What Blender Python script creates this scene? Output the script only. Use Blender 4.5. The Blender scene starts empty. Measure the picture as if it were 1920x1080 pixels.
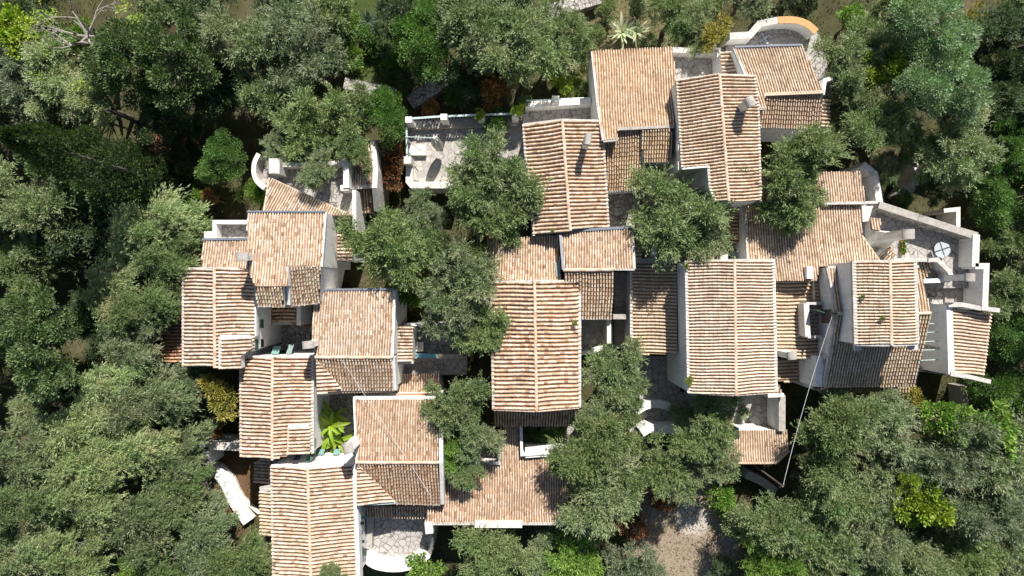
import bpy, math, random
import numpy as np
from mathutils import Vector, Matrix
random.seed(7); RNG = np.random.default_rng(11)
scene = bpy.context.scene
COL = scene.collection
K = 1.32                     # metres per height unit used below
H = 47.0 * K                 # drone height
F = 1280.0                   # focal length in photo pixels (1920 wide)
PI = math.pi

# ------------------------------------------------------------------ survey helpers
def P(px, py, h):            # where the sight line through a photo pixel meets height h
    z = h * K; d = H - z
    return Vector(((px - 960) * d / F, (540 - py) * d / F, z))

class Plane:                 # roof plane through a surveyed point, falling along `down`
    def __init__(s, ref, down, slope):
        s.p = P(*ref); d = Vector((down[0], -down[1])).normalized(); s.d = d
        s.t = math.tan(math.radians(slope))
        s.n = Vector((d.x * s.t, d.y * s.t, 1)).normalized()
        s.v = Vector((d.x, d.y, -s.t)).normalized()
        s.u = s.n.cross(s.v).normalized()
    def hit(s, px, py):
        r = Vector(((px - 960) / F, (540 - py) / F, -1.0)); o = Vector((0, 0, H))
        return o + r * ((s.p - o).dot(s.n) / r.dot(s.n))

# ------------------------------------------------------------------ materials
def nmat(name):
    m = bpy.data.materials.new(name); m.use_nodes = True
    nt = m.node_tree; nt.nodes.clear()
    out = nt.nodes.new('ShaderNodeOutputMaterial')
    return m, nt, out
def N(nt, t, **kw):
    n = nt.nodes.new(t)
    for k, v in kw.items():
        if k.startswith('i_'): n.inputs[k[2:].replace('_', ' ')].default_value = v
        else: setattr(n, k, v)
    return n
def ramp(nt, fac, stops, interp='LINEAR'):
    r = nt.nodes.new('ShaderNodeValToRGB'); r.color_ramp.interpolation = interp
    e = r.color_ramp.elements
    while len(e) < len(stops): e.new(0.5)
    for x, (p, c) in zip(e, stops):
        x.position = p; x.color = (c[0], c[1], c[2], 1) if not isinstance(c, (int, float)) else (c, c, c, 1)
    nt.links.new(fac, r.inputs[0]); return r.outputs[0]
def mix(nt, fac, a, b, mode='MIX'):
    n = nt.nodes.new('ShaderNodeMix'); n.data_type = 'RGBA'; n.blend_type = mode
    for sock, val in ((n.inputs[0], fac), (n.inputs[6], a), (n.inputs[7], b)):
        if hasattr(val, 'is_output'): nt.links.new(val, sock)
        elif isinstance(val, (int, float)): sock.default_value = val
        else: sock.default_value = (val[0], val[1], val[2], 1)
    return n.outputs[2]
def noise(nt, scale, detail=4, rough=0.6, vec=None):
    n = N(nt, 'ShaderNodeTexNoise'); n.inputs['Scale'].default_value = scale
    n.inputs['Detail'].default_value = detail; n.inputs['Roughness'].default_value = rough
    if vec is None:
        vec = N(nt, 'ShaderNodeNewGeometry').outputs['Position']
    nt.links.new(vec, n.inputs['Vector']); return n.outputs['Fac']
def finish(nt, out, col, rough=0.9, spec=0.25, bump=None, bstr=0.3, bdist=0.02):
    b = N(nt, 'ShaderNodeBsdfPrincipled')
    if hasattr(col, 'is_output'): nt.links.new(col, b.inputs['Base Color'])
    else: b.inputs['Base Color'].default_value = (col[0], col[1], col[2], 1)
    b.inputs['Roughness'].default_value = rough
    b.inputs['Specular IOR Level'].default_value = spec
    if bump is not None:
        bn = N(nt, 'ShaderNodeBump'); bn.inputs['Strength'].default_value = bstr; bn.inputs['Distance'].default_value = bdist
        nt.links.new(bump, bn.inputs['Height']); nt.links.new(bn.outputs[0], b.inputs['Normal'])
    nt.links.new(b.outputs[0], out.inputs[0])

def tile_mat(name='clay_tile', dull=None):
    m, nt, out = nmat(name)
    g = N(nt, 'ShaderNodeNewGeometry'); oi = N(nt, 'ShaderNodeObjectInfo')
    c = ramp(nt, g.outputs['Random Per Island'], [
        (0.0, (.20, .135, .09)), (.05, (.37, .255, .17)), (.14, (.50, .36, .26)), (.35, (.61, .475, .36)), (.62, (.67, .56, .45)),
        (.85, (.72, .635, .54)), (.95, (.76, .70, .625)), (1.0, (.44, .40, .345))])
    c = mix(nt, oi.outputs['Alpha'], (.66, .555, .45), c)
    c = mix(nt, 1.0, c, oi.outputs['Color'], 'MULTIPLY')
    big = noise(nt, .55, 5, .65); c = mix(nt, ramp(nt, big, [(.45, 0.0), (.70, .55)]), c, (.38, .29, .215))
    md = noise(nt, 2.2, 5, .7); c = mix(nt, ramp(nt, md, [(.50, 0.0), (.68, .5)]), c, (.33, .25, .18))
    sp = noise(nt, 9, 5, .75); c = mix(nt, ramp(nt, sp, [(.54, 0.0), (.68, .8)]), c, (.13, .105, .08))
    pl = noise(nt, 5.3, 4, .7); c = mix(nt, ramp(nt, pl, [(.58, 0.0), (.74, .55)]), c, (.66, .58, .47))
    if dull: c = mix(nt, 1.0, c, dull, 'MULTIPLY')
    finish(nt, out, c, .92, .15, noise(nt, 40, 3), .25, .01); return m
def mortar_mat():
    m, nt, out = nmat('tile_bed')
    c = ramp(nt, noise(nt, 5, 4), [(.3, (.12, .075, .045)), (.7, (.26, .165, .1))]); finish(nt, out, c); return m
def ridge_mat():
    m, nt, out = nmat('ridge_clay')
    g = N(nt, 'ShaderNodeNewGeometry')
    c = ramp(nt, g.outputs['Random Per Island'], [(0, (.5, .33, .22)), (.5, (.62, .46, .33)), (1, (.66, .55, .43))])
    c = mix(nt, ramp(nt, noise(nt, 6, 5, .7), [(.5, 0.0), (.7, .6)]), c, (.42, .36, .28)); finish(nt, out, c); return m
def plaster_mat(name, base, dirt, amount=.5, sc=1.6):
    m, nt, out = nmat(name)
    f = noise(nt, sc, 6, .7); c = mix(nt, ramp(nt, f, [(.46, 0.0), (.74, amount)]), base, dirt)
    f2 = noise(nt, 7, 5, .75); c = mix(nt, ramp(nt, f2, [(.56, 0.0), (.72, amount * .9)]), c, tuple(x * .55 for x in dirt))
    mp = N(nt, 'ShaderNodeMapping'); mp.inputs['Scale'].default_value = (3.2, 3.2, .3); nt.links.new(N(nt, 'ShaderNodeNewGeometry').outputs['Position'], mp.inputs[0])
    st = noise(nt, 1.0, 5, .7, mp.outputs[0]); c = mix(nt, ramp(nt, st, [(.50, 0.0), (.72, amount * .8)]), c, tuple(x * .7 for x in dirt))
    finish(nt, out, c, .9, .2, noise(nt, 18, 4), .25, .02); return m
def flag_mat(name, a, b, joint, sc=1.35, jw=.06):
    m, nt, out = nmat(name)
    pos = N(nt, 'ShaderNodeNewGeometry').outputs['Position']
    nz = N(nt, 'ShaderNodeTexNoise'); nz.inputs['Scale'].default_value = 1.1; nt.links.new(pos, nz.inputs['Vector'])
    ad = N(nt, 'ShaderNodeVectorMath', operation='MULTIPLY_ADD'); ad.inputs[1].default_value = (.5, .5, .5)
    nt.links.new(nz.outputs['Color'], ad.inputs[0]); nt.links.new(pos, ad.inputs[2])
    v1 = N(nt, 'ShaderNodeTexVoronoi', feature='DISTANCE_TO_EDGE'); v2 = N(nt, 'ShaderNodeTexVoronoi')
    for v in (v1, v2): v.inputs['Scale'].default_value = sc; nt.links.new(ad.outputs[0], v.inputs['Vector'])
    sep = N(nt, 'ShaderNodeSeparateColor'); nt.links.new(v2.outputs['Color'], sep.inputs[0])
    c = ramp(nt, sep.outputs[0], [(0, a), (1, b)])
    c = mix(nt, ramp(nt, noise(nt, 3, 6, .75), [(.45, 0.0), (.75, .55)]), c, tuple(x * .5 for x in a))
    e = ramp(nt, v1.outputs['Distance'], [(0, 1.0), (jw, 1.0), (jw * 1.7, 0.0)])
    c = mix(nt, e, c, joint)
    finish(nt, out, c, .9, .2, v1.outputs['Distance'], .4, .05); return m
def plain(name, col, rough=.7, spec=.3, metal=0):
    m, nt, out = nmat(name)
    c = mix(nt, ramp(nt, noise(nt, 4, 4), [(.4, 0.0), (.75, .4)]), col, tuple(x * .6 for x in col)); finish(nt, out, c, rough, spec); return m
def leaf_mat():
    m, nt, out = nmat('foliage')
    g = N(nt, 'ShaderNodeNewGeometry'); oi = N(nt, 'ShaderNodeObjectInfo')
    v = ramp(nt, g.outputs['Random Per Island'], [(0, (.5, .55, .48)), (.45, (.95, 1.0, .9)), (.8, (1.3, 1.22, 1.15)), (1, (1.75, 1.6, 1.55))])
    c = mix(nt, 1.0, oi.outputs['Color'], v, 'MULTIPLY')
    big = noise(nt, .55, 2); c = mix(nt, 1.0, c, ramp(nt, big, [(.3, (.82, .95, .8)), (.7, (1.2, 1.06, 1.15))]), 'MULTIPLY')
    b = N(nt, 'ShaderNodeBsdfPrincipled'); b.inputs['Roughness'].default_value = .5; b.inputs['Specular IOR Level'].default_value = .35
    t = N(nt, 'ShaderNodeBsdfTranslucent'); ms = N(nt, 'ShaderNodeMixShader'); ms.inputs[0].default_value = .3
    c2 = mix(nt, 1.0, c, (1.1, 1.25, .6), 'MULTIPLY')
    nt.links.new(c, b.inputs['Base Color']); nt.links.new(c2, t.inputs['Color'])
    nt.links.new(b.outputs[0], ms.inputs[1]); nt.links.new(t.outputs[0], ms.inputs[2]); nt.links.new(ms.outputs[0], out.inputs[0]); return m
def ground_mat():
    m, nt, out = nmat('hillside_earth')
    pos = N(nt, 'ShaderNodeNewGeometry').outputs['Position']
    c = ramp(nt, noise(nt, .35, 6, .7), [(.35, (.06, .045, .03)), (.5, (.075, .075, .035)), (.65, (.13, .105, .065))])
    c = mix(nt, ramp(nt, noise(nt, 2.5, 6, .8), [(.5, 0.0), (.65, .7)]), c, (.055, .075, .025))
    def patch(px, py, rx, ry, colr, s):
        nonlocal c
        w = P(px, py, .4)
        mp = N(nt, 'ShaderNodeVectorMath', operation='SUBTRACT'); mp.inputs[1].default_value = (w.x, w.y, 0); nt.links.new(pos, mp.inputs[0])
        sc = N(nt, 'ShaderNodeVectorMath', operation='MULTIPLY'); sc.inputs[1].default_value = (1 / rx, 1 / ry, 0); nt.links.new(mp.outputs[0], sc.inputs[0])
        ln = N(nt, 'ShaderNodeVectorMath', operation='LENGTH'); nt.links.new(sc.outputs[0], ln.inputs[0])
        ns = noise(nt, .9, 6, .75)
        ma = N(nt, 'ShaderNodeMath', operation='MULTIPLY_ADD'); ma.inputs[1].default_value = .9; nt.links.new(ns, ma.inputs[0]); nt.links.new(ln.outputs['Value'], ma.inputs[2])
        f = ramp(nt, ma.outputs[0], [(.95, s), (1.0, s * .6)] if False else [(.0, s), (.62, s), (.8, 0.0)])
        dv = N(nt, 'ShaderNodeMath', operation='MULTIPLY'); dv.inputs[1].default_value = .5; nt.links.new(ma.outputs[0], dv.inputs[0])
        nt.links.new(dv.outputs[0], f.node.inputs[0])
        c2 = mix(nt, ramp(nt, noise(nt, 3, 6, .8), [(.4, 0.0), (.7, .6)]), colr, tuple(x * .55 for x in colr))
        c = mix(nt, f, c, c2)
    patch(1285, 1015, 5.0, 6.2, (.33, .265, .195), 1.0); patch(1300, 975, 1.6, 1.5, (.55, .50, .44), .9)
    patch(1160, 60, 5.5, 5.5, (.19, .165, .085), .85)
    patch(720, 60, 4.5, 5.5, (.06, .09, .022), .8)
    patch(440, 920, 2.5, 4, (.15, .085, .05), .9)
    patch(320, 270, 2.0, 2.0, (.25, .11, .07), .8)
    finish(nt, out, c, .95, .1, noise(nt, 6, 6, .8), .6, .08); return m

M = dict(tile=tile_mat(), channel=tile_mat('channel_tile', (.55, .44, .36)), bed=mortar_mat(), ridge=ridge_mat(), leaf=leaf_mat(), ground=ground_mat(),
    white=plaster_mat('white_plaster', (.80, .79, .76), (.50, .47, .42), .5),
    stainw=plaster_mat('weathered_plaster', (.72, .69, .64), (.42, .39, .34), .8),
    cope=plaster_mat('mortar_coping', (.55, .53, .50), (.33, .31, .29), .8, 3),
    conc=plaster_mat('weathered_concrete', (.43, .40, .36), (.25, .23, .21), .8, 3),
    orange=plaster_mat('orange_coping', (.60, .34, .15), (.5, .22, .1), .5, 3),
    flag=flag_mat('flagstones', (.38, .36, .34), (.47, .445, .415), (.20, .175, .15), 1.9, .035),
    pale=flag_mat('pale_flagstones', (.38, .355, .325), (.52, .49, .455), (.30, .265, .23), 1.7, .03),
    rubble=flag_mat('rubble_stone', (.30, .28, .26), (.55, .52, .48), (.12, .105, .09), 2.8, .045),
    gutter=plain('gutter_metal', (.17, .19, .24), .45, .5), dark=plain('dark_opening', (.02, .02, .022), .5),
    shutter=plain('green_shutter', (.05, .11, .085), .6), teal=plain('teal_shutter', (.16, .30, .27), .6), glass=plain('roof_glass', (.22, .30, .27), .25, .5),
    bark=plain('bark', (.16, .14, .115), .95, .1), greybark=plain('pale_bark', (.36, .33, .29), .9, .1), darkwood=plain('dark_wood', (.035, .03, .028), .9),
    iron=plain('painted_iron', (.05, .07, .075), .5), pole=plain('pale_metal', (.5, .62, .6), .4, .5), wire=plain('wire', (.75, .75, .76), .5),
    canvas=plain('canvas', (.80, .76, .68), .9), terra=plain('terracotta', (.50, .19, .09), .8), blue=plain('blue_paint', (.10, .32, .42), .5), table=plain('grey_table', (.44, .48, .51), .5))

# ------------------------------------------------------------------ mesh builder
class MB:
    def __init__(s): s.v = []; s.f = []; s.mi = []
    def add(s, verts, faces, mi=0):
        b = len(s.v); s.v += [tuple(x) for x in verts]; s.f += [tuple(i + b for i in f) for f in faces]; s.mi += [mi] * len(faces)
    def box(s, c, size, rz=0, mi=0, taper=1.0):
        c = Vector(c); hx, hy, hz = size[0] / 2, size[1] / 2, size[2] / 2; R = Matrix.Rotation(rz, 3, 'Z'); vs = []
        for z, t in ((-hz, 1), (hz, taper)):
            for x, y in ((-hx, -hy), (hx, -hy), (hx, hy), (-hx, hy)): vs.append(c + R @ Vector((x * t, y * t, z)))
        s.add(vs, [(3, 2, 1, 0), (4, 5, 6, 7), (0, 1, 5, 4), (1, 2, 6, 5), (2, 3, 7, 6), (3, 0, 4, 7)], mi)
    def prism(s, top, zb, drop=0, skip=(), cap=True, mi=0):
        n = len(top); t = [Vector(p) - Vector((0, 0, drop)) for p in top]
        b = [Vector((p.x, p.y, min(zb, p.z - .05))) for p in t]
        f = [(i, (i + 1) % n, n + (i + 1) % n, n + i) for i in range(n) if i not in skip]
        if cap: f += [tuple(range(n)), tuple(range(2 * n - 1, n - 1, -1))]
        s.add(t + b, f, mi)
    def strip(s, path, w, drop=None, zb=None, mi=0, closed=False, side=0):   # wall / coping along a path of top points
        n = len(path); L = []; R = []
        for i in range(n):
            a = path[i - 1] if (i > 0 or closed) else None; b = path[(i + 1) % n] if (i < n - 1 or closed) else None
            ds = []
            if a is not None: d = (path[i] - a).to_2d(); ds.append(d.normalized())
            if b is not None: d = (b - path[i]).to_2d(); ds.append(d.normalized())
            t = (ds[0] + ds[-1]); t = t.normalized() if t.length > 1e-6 else ds[0]
            nn = Vector((-t.y, t.x)); k = max(.5, abs(nn.dot(Vector((-ds[0].y, ds[0].x)))))
            o = nn / k; l = w / 2 + side; r = -w / 2 + side
            L.append(path[i] + Vector((o.x * l, o.y * l, 0))); R.append(path[i] + Vector((o.x * r, o.y * r, 0)))
        vs = []
        for l, r in zip(L, R):
            for p in (l, r): vs.append(p)
            for p in (r, l): vs.append(Vector((p.x, p.y, p.z - drop if drop is not None else min(zb, p.z - .05))))
        fs = []
        for i in range(n if closed else n - 1):
            a = 4 * i; b = 4 * ((i + 1) % n)
            fs += [(a, a + 1, b + 1, b), (a + 1, a + 2, b + 2, b + 1), (a + 2, a + 3, b + 3, b + 2), (a + 3, a, b, b + 3)]
        if not closed: e = 4 * (n - 1); fs += [(3, 2, 1, 0), (e, e + 1, e + 2, e + 3)]
        s.add(vs, fs, mi)
    def tube(s, path, rad, k=6, mi=0, cap=True):
        vs = []; n = len(path)
        for i, p in enumerate(path):
            p = Vector(p); d = (Vector(path[min(i + 1, n - 1)]) - Vector(path[max(i - 1, 0)])).normalized()
            a = d.orthogonal().normalized(); b = d.cross(a); r = rad[i] if isinstance(rad, (list, tuple)) else rad
            for j in range(k): t = 2 * PI * j / k; vs.append(p + a * (r * math.cos(t)) + b * (r * math.sin(t)))
        fs = [(i * k + j, i * k + (j + 1) % k, (i + 1) * k + (j + 1) % k, (i + 1) * k + j) for i in range(n - 1) for j in range(k)]
        if cap: fs += [tuple(range(k - 1, -1, -1)), tuple((n - 1) * k + j for j in range(k))]
        s.add(vs, fs, mi)
    def disc(s, c, r, z0, z1, k=24, mi=0, a0=0, a1=2 * PI):
        full = abs(a1 - a0 - 2 * PI) < 1e-6
        pts = [Vector((c[0] + r * math.cos(a0 + (a1 - a0) * j / k), c[1] + r * math.sin(a0 + (a1 - a0) * j / k), z1)) for j in range(k if full else k + 1)]
        if not full: pts.append(Vector((c[0], c[1], z1)))
        s.prism(pts, z0, mi=mi)
    def build(s, name, mats, parent=None, off=None, smooth=False):
        me = bpy.data.meshes.new(name); o3 = off if off is not None else Vector((0, 0, 0))
        me.from_pydata([(x - o3.x, y - o3.y, z - o3.z) for x, y, z in s.v], [], s.f)
        for m in (mats if isinstance(mats, (list, tuple)) else [mats]): me.materials.append(m)
        if any(s.mi): me.polygons.foreach_set('material_index', s.mi)
        if smooth: me.polygons.foreach_set('use_smooth', [True] * len(me.polygons))
        me.update(); ob = bpy.data.objects.new(name, me); COL.objects.link(ob)
        if parent: ob.parent = parent
        return ob

def tag(o, label=None, cat=None, group=None, kind=None):
    if label: o['label'] = label
    if cat: o['category'] = cat
    if group: o['group'] = group
    if kind: o['kind'] = kind
    return o
def empty(name, loc, label, cat, group=None):
    o = bpy.data.objects.new(name, None); COL.objects.link(o); o.location = loc; o.empty_display_size = .3
    return tag(o, label, cat, group)

# ------------------------------------------------------------------ tiled roofs
def tiles(mb, poly, pl, pitch=.2, expo=.34, hc=.088, lf=.034, rel=.32, ej=.06):
    o = pl.p; pts = [((p - o).dot(pl.u), (p - o).dot(pl.v)) for p in poly]; n = len(pts)
    us = [p[0] for p in pts]; ph = random.uniform(0, 6)
    vs_ = [p[1] for p in pts]; u0_, v0_ = min(us), min(vs_); ru, rv = max(.1, max(us) - u0_), max(.1, max(vs_) - v0_); sg = random.uniform(.03, .06)
    def W(u, v, w): return o + pl.u * u + pl.v * v + pl.n * (w - sg * math.sin(PI * min(1, max(0, (v - v0_) / rv))) * math.sin(PI * min(1, max(0, (u - u0_) / ru))) + .012 * math.sin(1.7 * u + ph) * math.sin(1.3 * v + ph))
    def wob(u, v): return .034 * math.sin(.9 * v + .35 * u + ph) + .012 * math.sin(2.3 * v - .8 * u + ph)
    cnt = max(1, int(round((max(us) - min(us)) / pitch))); pit = (max(us) - min(us)) / cnt
    def spans(u):
        xs = []
        for i in range(n):
            (u0, v0), (u1, v1) = pts[i], pts[(i + 1) % n]
            if (u0 <= u) != (u1 <= u): xs.append(v0 + (u - u0) / (u1 - u0) * (v1 - v0))
        xs.sort(); return list(zip(xs[::2], xs[1::2]))
    for i in range(cnt):
        uc = min(us) + (i + .5) * pit; sag = random.uniform(-.008, .008)
        for va, vb in spans(uc):                               # covers
            ve = vb + .05 + random.uniform(-.035, .045); k = 0
            while ve > va + .06:
                e = expo * random.uniform(1 - ej, 1 + ej); vt = max(va, ve - e * 1.12)
                j = random.uniform(-.008, .008); j2 = random.uniform(-.008, .008)
                hw0 = pit * rel; hw1 = pit * rel * .85; hh = hc + random.uniform(-.006, .008); lift = lf * random.uniform(.75, 1.25)
                vs = []
                for (v, hw, dz, jj) in ((ve, hw0, lift, j), (vt, hw1, 0.0, j2)):
                    for q in range(6):
                        a = PI * q / 5; vs.append(W(uc + wob(uc, v) + jj - hw * math.cos(a), v, dz + sag + hh * math.sin(a)))
                mb.add(vs, [(q, q + 1, q + 7, q + 6) for q in range(5)], 0)
                ve -= e; k += 1
        ug = uc + pit / 2
        if i < cnt - 1:
            for va, vb in spans(ug):                           # channel tiles between them
                ve = vb + .03
                while ve > va + .06:
                    e = expo * random.uniform(.96, 1.04); vt = max(va, ve - e); hw = pit * .26; up = random.uniform(.004, .016); vs = []
                    for (v, dz) in ((ve, up), (vt, -.004)):
                        for du, w in ((-hw, .012), (0, -.018), (hw, .012)): vs.append(W(ug + wob(ug, v) + du, v, w + dz))
                    mb.add(vs, [(0, 1, 4, 3), (1, 2, 5, 4)], 2); ve -= e
    top = [p - pl.n * .095 for p in poly]; bot = [p - pl.n * .145 for p in poly]
    mb.add(top + bot, [tuple(range(n)), tuple(range(2 * n - 1, n - 1, -1))] + [(i, (i + 1) % n, n + (i + 1) % n, n + i) for i in range(n)], 1)

class Roof: pass
class House:
    def __init__(s, label, px, py, h=0.5, name='tiled_house', cat='house', group='tiled houses of the hillside hamlet'):
        s.o = P(px, py, h); s.root = empty(name, s.o, label, cat, group); s.tint = (1, 1, 1); s.vary = .9
    def put(s, mb, name, mat, label=None, parent=None, smooth=False):
        ob = mb.build(name, mat, parent or s.root, s.o, smooth)
        if label: ob['label'] = label
        return ob
    def roof(s, poly, ref, down, slope, zb=0.3, pitch=None, wall=True, tint=None, wmat='white', expo=.34, vary=None):
        R = Roof(); R.pl = Plane(ref, down, slope); R.p = [R.pl.hit(*q) for q in poly]
        a = sum((R.p[i].x * R.p[(i + 1) % len(poly)].y - R.p[(i + 1) % len(poly)].x * R.p[i].y) for i in range(len(poly)))
        R.order = list(R.p)
        if a < 0: R.p = R.p[::-1]
        side = abs(down[0]) > abs(down[1]); south = not side and down[1] > 0
        if side: kw = dict(pitch=pitch or .285, hc=.118, rel=.325)
        elif south: kw = dict(pitch=pitch or .225, lf=.085, hc=.085, ej=.015)
        else: kw = dict(pitch=pitch or .205)
        mb = MB(); tiles(mb, R.p, R.pl, expo=expo, **kw); R.ob = s.put(mb, 'roof', [M['tile'], M['bed'], M['channel']])
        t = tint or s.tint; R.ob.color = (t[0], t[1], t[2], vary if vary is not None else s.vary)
        if wall:
            c = Vector((sum(p.x for p in R.p) / len(R.p), sum(p.y for p in R.p) / len(R.p), 0)); ins = []
            for p in R.p:
                d = Vector((c.x - p.x, c.y - p.y, 0)); ins.append(p + d.normalized() * min(.06, d.length * .1))
            mb = MB(); mb.prism(ins, zb * K, drop=.17); s.put(mb, 'wall', M[wmat])
        return R
    def gable(s, r0, r1, h, A, B, slope, zb=0.3, **kw):
        dx, dy = r1[0] - r0[0], r1[1] - r0[1]; out = []
        for side in (A, B):
            cx = sum(p[0] for p in side) / len(side) - (r0[0] + r1[0]) / 2; cy = sum(p[1] for p in side) / len(side) - (r0[1] + r1[1]) / 2
            d = (-dy, dx) if (-dy * cx + dx * cy) > 0 else (dy, -dx)
            out.append(s.roof([r0] + side + [r1], (r0[0], r0[1], h), d, slope, zb, **kw))
        s.ridge(P(r0[0], r0[1], h), P(r1[0], r1[1], h)); return out
    def ridge(s, a, b, r=.12):
        a = a + Vector((0, 0, .035)); b = b + Vector((0, 0, .035)); L = (b - a).length; k = max(2, int(L / .4)); d = (b - a) / k
        sd = Vector((-d.y, d.x, 0)).normalized(); mb = MB(); j = [random.uniform(-.02, .02) for _ in range(k + 1)]
        for i in range(k):
            vs = []
            for (p, rr, jj) in ((a + d * i, r * 1.08, j[i]), (a + d * (i + 1.06), r * .95, j[i + 1])):
                for q in range(6): t = PI * q / 5; vs.append(p + sd * (-rr * math.cos(t) + jj) + Vector((0, 0, rr * .85 * math.sin(t))))
            mb.add(vs, [(q, q + 1, q + 7, q + 6) for q in range(5)])
        return s.put(mb, 'ridge_cap', M['ridge'])
    def verge(s, R, idx, w=.16, up=.10, mat='cope', side=0, name='coping'):
        pts = [R.order[i] + Vector((0, 0, up)) for i in idx]
        mb = MB(); mb.strip(pts, w, drop=.28, side=side); return s.put(mb, name, M[mat])
    def line(s, pts, w, drop=None, zb=None, mat='white', name='coping', side=0, label=None):
        mb = MB(); mb.strip([P(*p) for p in pts], w, drop=drop, zb=None if zb is None else zb * K, side=side); return s.put(mb, name, M[mat], label)
    def block(s, px, py, h0, h1, sx, sy, rz=0, mat='white', name='parapet', label=None):
        p = P(px, py, h1); mb = MB(); mb.box((p.x, p.y, (h0 + h1) * K / 2), (sx, sy, (h1 - h0) * K), rz); return s.put(mb, name, M[mat], label)
    def chimney(s, px, py, h0, h1, w=.75, d=.6, rz=0, cap='conc', label=None, mat='stainw'):
        p = P(px, py, h1); mb = MB(); z0 = h0 * K; z1 = h1 * K - .3
        mb.box((p.x, p.y, (z0 + z1) / 2), (w * .78, d * .78, z1 - z0), rz); ch = s.put(mb, 'chimney', M[mat], label)
        mb = MB(); R = Matrix.Rotation(rz, 3, 'Z'); vs = []            # barrel-topped cap on two cheeks
        for y in (-d / 2, d / 2):
            for q in range(9):
                t = PI * q / 8; vs.append(Vector((p.x, p.y, z1)) + R @ Vector((-w / 2 * math.cos(t), y, .06 + .3 * math.sin(t))))
        mb.add(vs, [(q, q + 1, q + 10, q + 9) for q in range(8)] + [tuple(range(8, -1, -1)), tuple(range(9, 18)), (0, 9, 17, 8)])
        mb.box((p.x, p.y, z1 + .025), (w * .95, d * 1.04, .05), rz)
        s.put(mb, 'chimney_cap', M[cap], parent=ch); return ch
    def pane(s, a, b, c, d, mat='dark', name='window', depth=.06):   # thin box through four wall points
        pts = [Vector(q) for q in (a, b, c, d)]; n = (pts[1] - pts[0]).cross(pts[3] - pts[0]).normalized() * depth / 2
        mb = MB(); mb.add([p + n for p in pts] + [p - n for p in pts], [(0, 1, 2, 3), (7, 6, 5, 4), (0, 4, 5, 1), (1, 5, 6, 2), (2, 6, 7, 3), (3, 7, 4, 0)]); return s.put(mb, name, M[mat])
def on_x(X, px, py): d = X * F / (px - 960); return Vector((X, (540 - py) * d / F, H - d))
def on_y(Y, px, py): d = Y * F / (540 - py); return Vector(((px - 960) * d / F, Y, H - d))

# ------------------------------------------------------------------ the houses (west group)
h = House('long narrow gabled house at the west edge, red lean-to along its outer wall', 420, 600, 1); h.tint = (1.02, 1.0, .98); h.vary = 0.8
a, b = h.gable((402, 502), (403, 689), 6.75, [(344, 503), (344, 687)], [(476, 503), (476, 655), (451, 668), (451, 690)], 17, 1.0)
h.verge(a, [1, 2], .16); h.verge(a, [1, 0], .12, .03); h.verge(b, [0, 1], .12, .03); h.line([(477, 502, 6.1), (477, 630, 6.1)], .28, drop=.5)
r = h.roof([(413, 632), (470, 632), (470, 654), (451, 667), (451, 692), (413, 692)], (413, 660, 6.95), (1, 0), 13, 6.0); h.verge(r, [0, 1], .3, .08, 'white'); h.verge(r, [0, 5], .22, .05, 'cope')
r = h.roof([(300, 560), (344, 560), (344, 681), (304, 678)], (344, 620, 4.0), (-1, 0), 18, .3, tint=(.9, .62, .48))
X = P(476, 600, 6).x + .03
def winx(h, X, x0, y0, x1, y1, mat='shutter', name='window'):
    h.pane(on_x(X, x0, y0), on_x(X, x1, y0), on_x(X, x1, y1), on_x(X, x0, y1), mat, name)
winx(h, X, 488, 599, 494, 615); winx(h, X, 489, 636, 494, 651, 'dark'); winx(h, X, 478.5, 637, 484, 657, 'shutter')

h = House('house with a broad pale sun-facing roof beside the triangular roof', 530, 460, 1); h.tint = (1.05, 1.03, 1.0); h.vary = 1.0
r = h.roof([(465, 397), (611, 397), (603, 500), (541, 500), (538, 537), (478, 537), (462, 503)], (500, 537, 8.0), (0, -1), 14, .5)
h.verge(r, [0, 1], .14, .17, 'gutter', name='gutter'); h.verge(r, [1, 2], .12, .04, 'white')
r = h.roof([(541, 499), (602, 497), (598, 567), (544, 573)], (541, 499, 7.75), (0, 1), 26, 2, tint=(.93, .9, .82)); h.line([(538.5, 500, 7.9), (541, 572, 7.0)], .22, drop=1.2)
h.verge(r, [2, 3], .16, -.03, 'white', name='gutter')
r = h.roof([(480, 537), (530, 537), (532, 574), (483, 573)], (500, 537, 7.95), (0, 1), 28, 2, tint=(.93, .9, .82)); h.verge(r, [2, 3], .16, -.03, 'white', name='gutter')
r = h.roof([(380, 449), (464, 448), (464, 504), (378, 504)], (420, 503, 6.4), (0, -1), 12, .5); h.verge(r, [0, 1], .16, .17, 'gutter', name='gutter')
r = h.roof([(632, 399), (664, 401), (661, 490), (632, 488)], (632, 440, 4.3), (1, 0), 12, .5)
h.chimney(452, 481, 6.3, 8.7, .95, .62, 0, 'conc', mat='white')
h.line([(664, 356, 5.2), (664.5, 432, 5.0)], .3, zb=2.4, mat='white', name='parapet')

h = House('small triangular tiled roof beside the flagged terrace in the northwest', 560, 370, 1)
r = h.roof([(505, 333), (660, 404), (493, 404)], (575, 397, 5.5), (.41, -.91), 14, .5); h.verge(r, [0, 1], .12, .02, 'ridge'); h.verge(r, [0, 2], .12, .02, 'ridge')

h = House('little slanted tiled roof between the northwest terrace and the rusty shrub', 680, 320, 1)
r = h.roof([(650, 262), (697, 266), (700, 349), (653, 352)], (675, 350, 4.4), (0, -1), 13, .3); h.verge(r, [2, 3], .3, .08, 'cope', name='ridge_cap')
r = h.roof([(671, 355), (695, 354), (694, 397), (672, 397)], (680, 354, 3.9), (0, 1), 25, .3, tint=(.75, .7, .6))
h.line([(699, 262, 4.0), (704, 320, 4.4), (702, 352, 4.6), (706, 396, 3.4)], .42, zb=.3, mat='stainw', name='side_wall')

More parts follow.
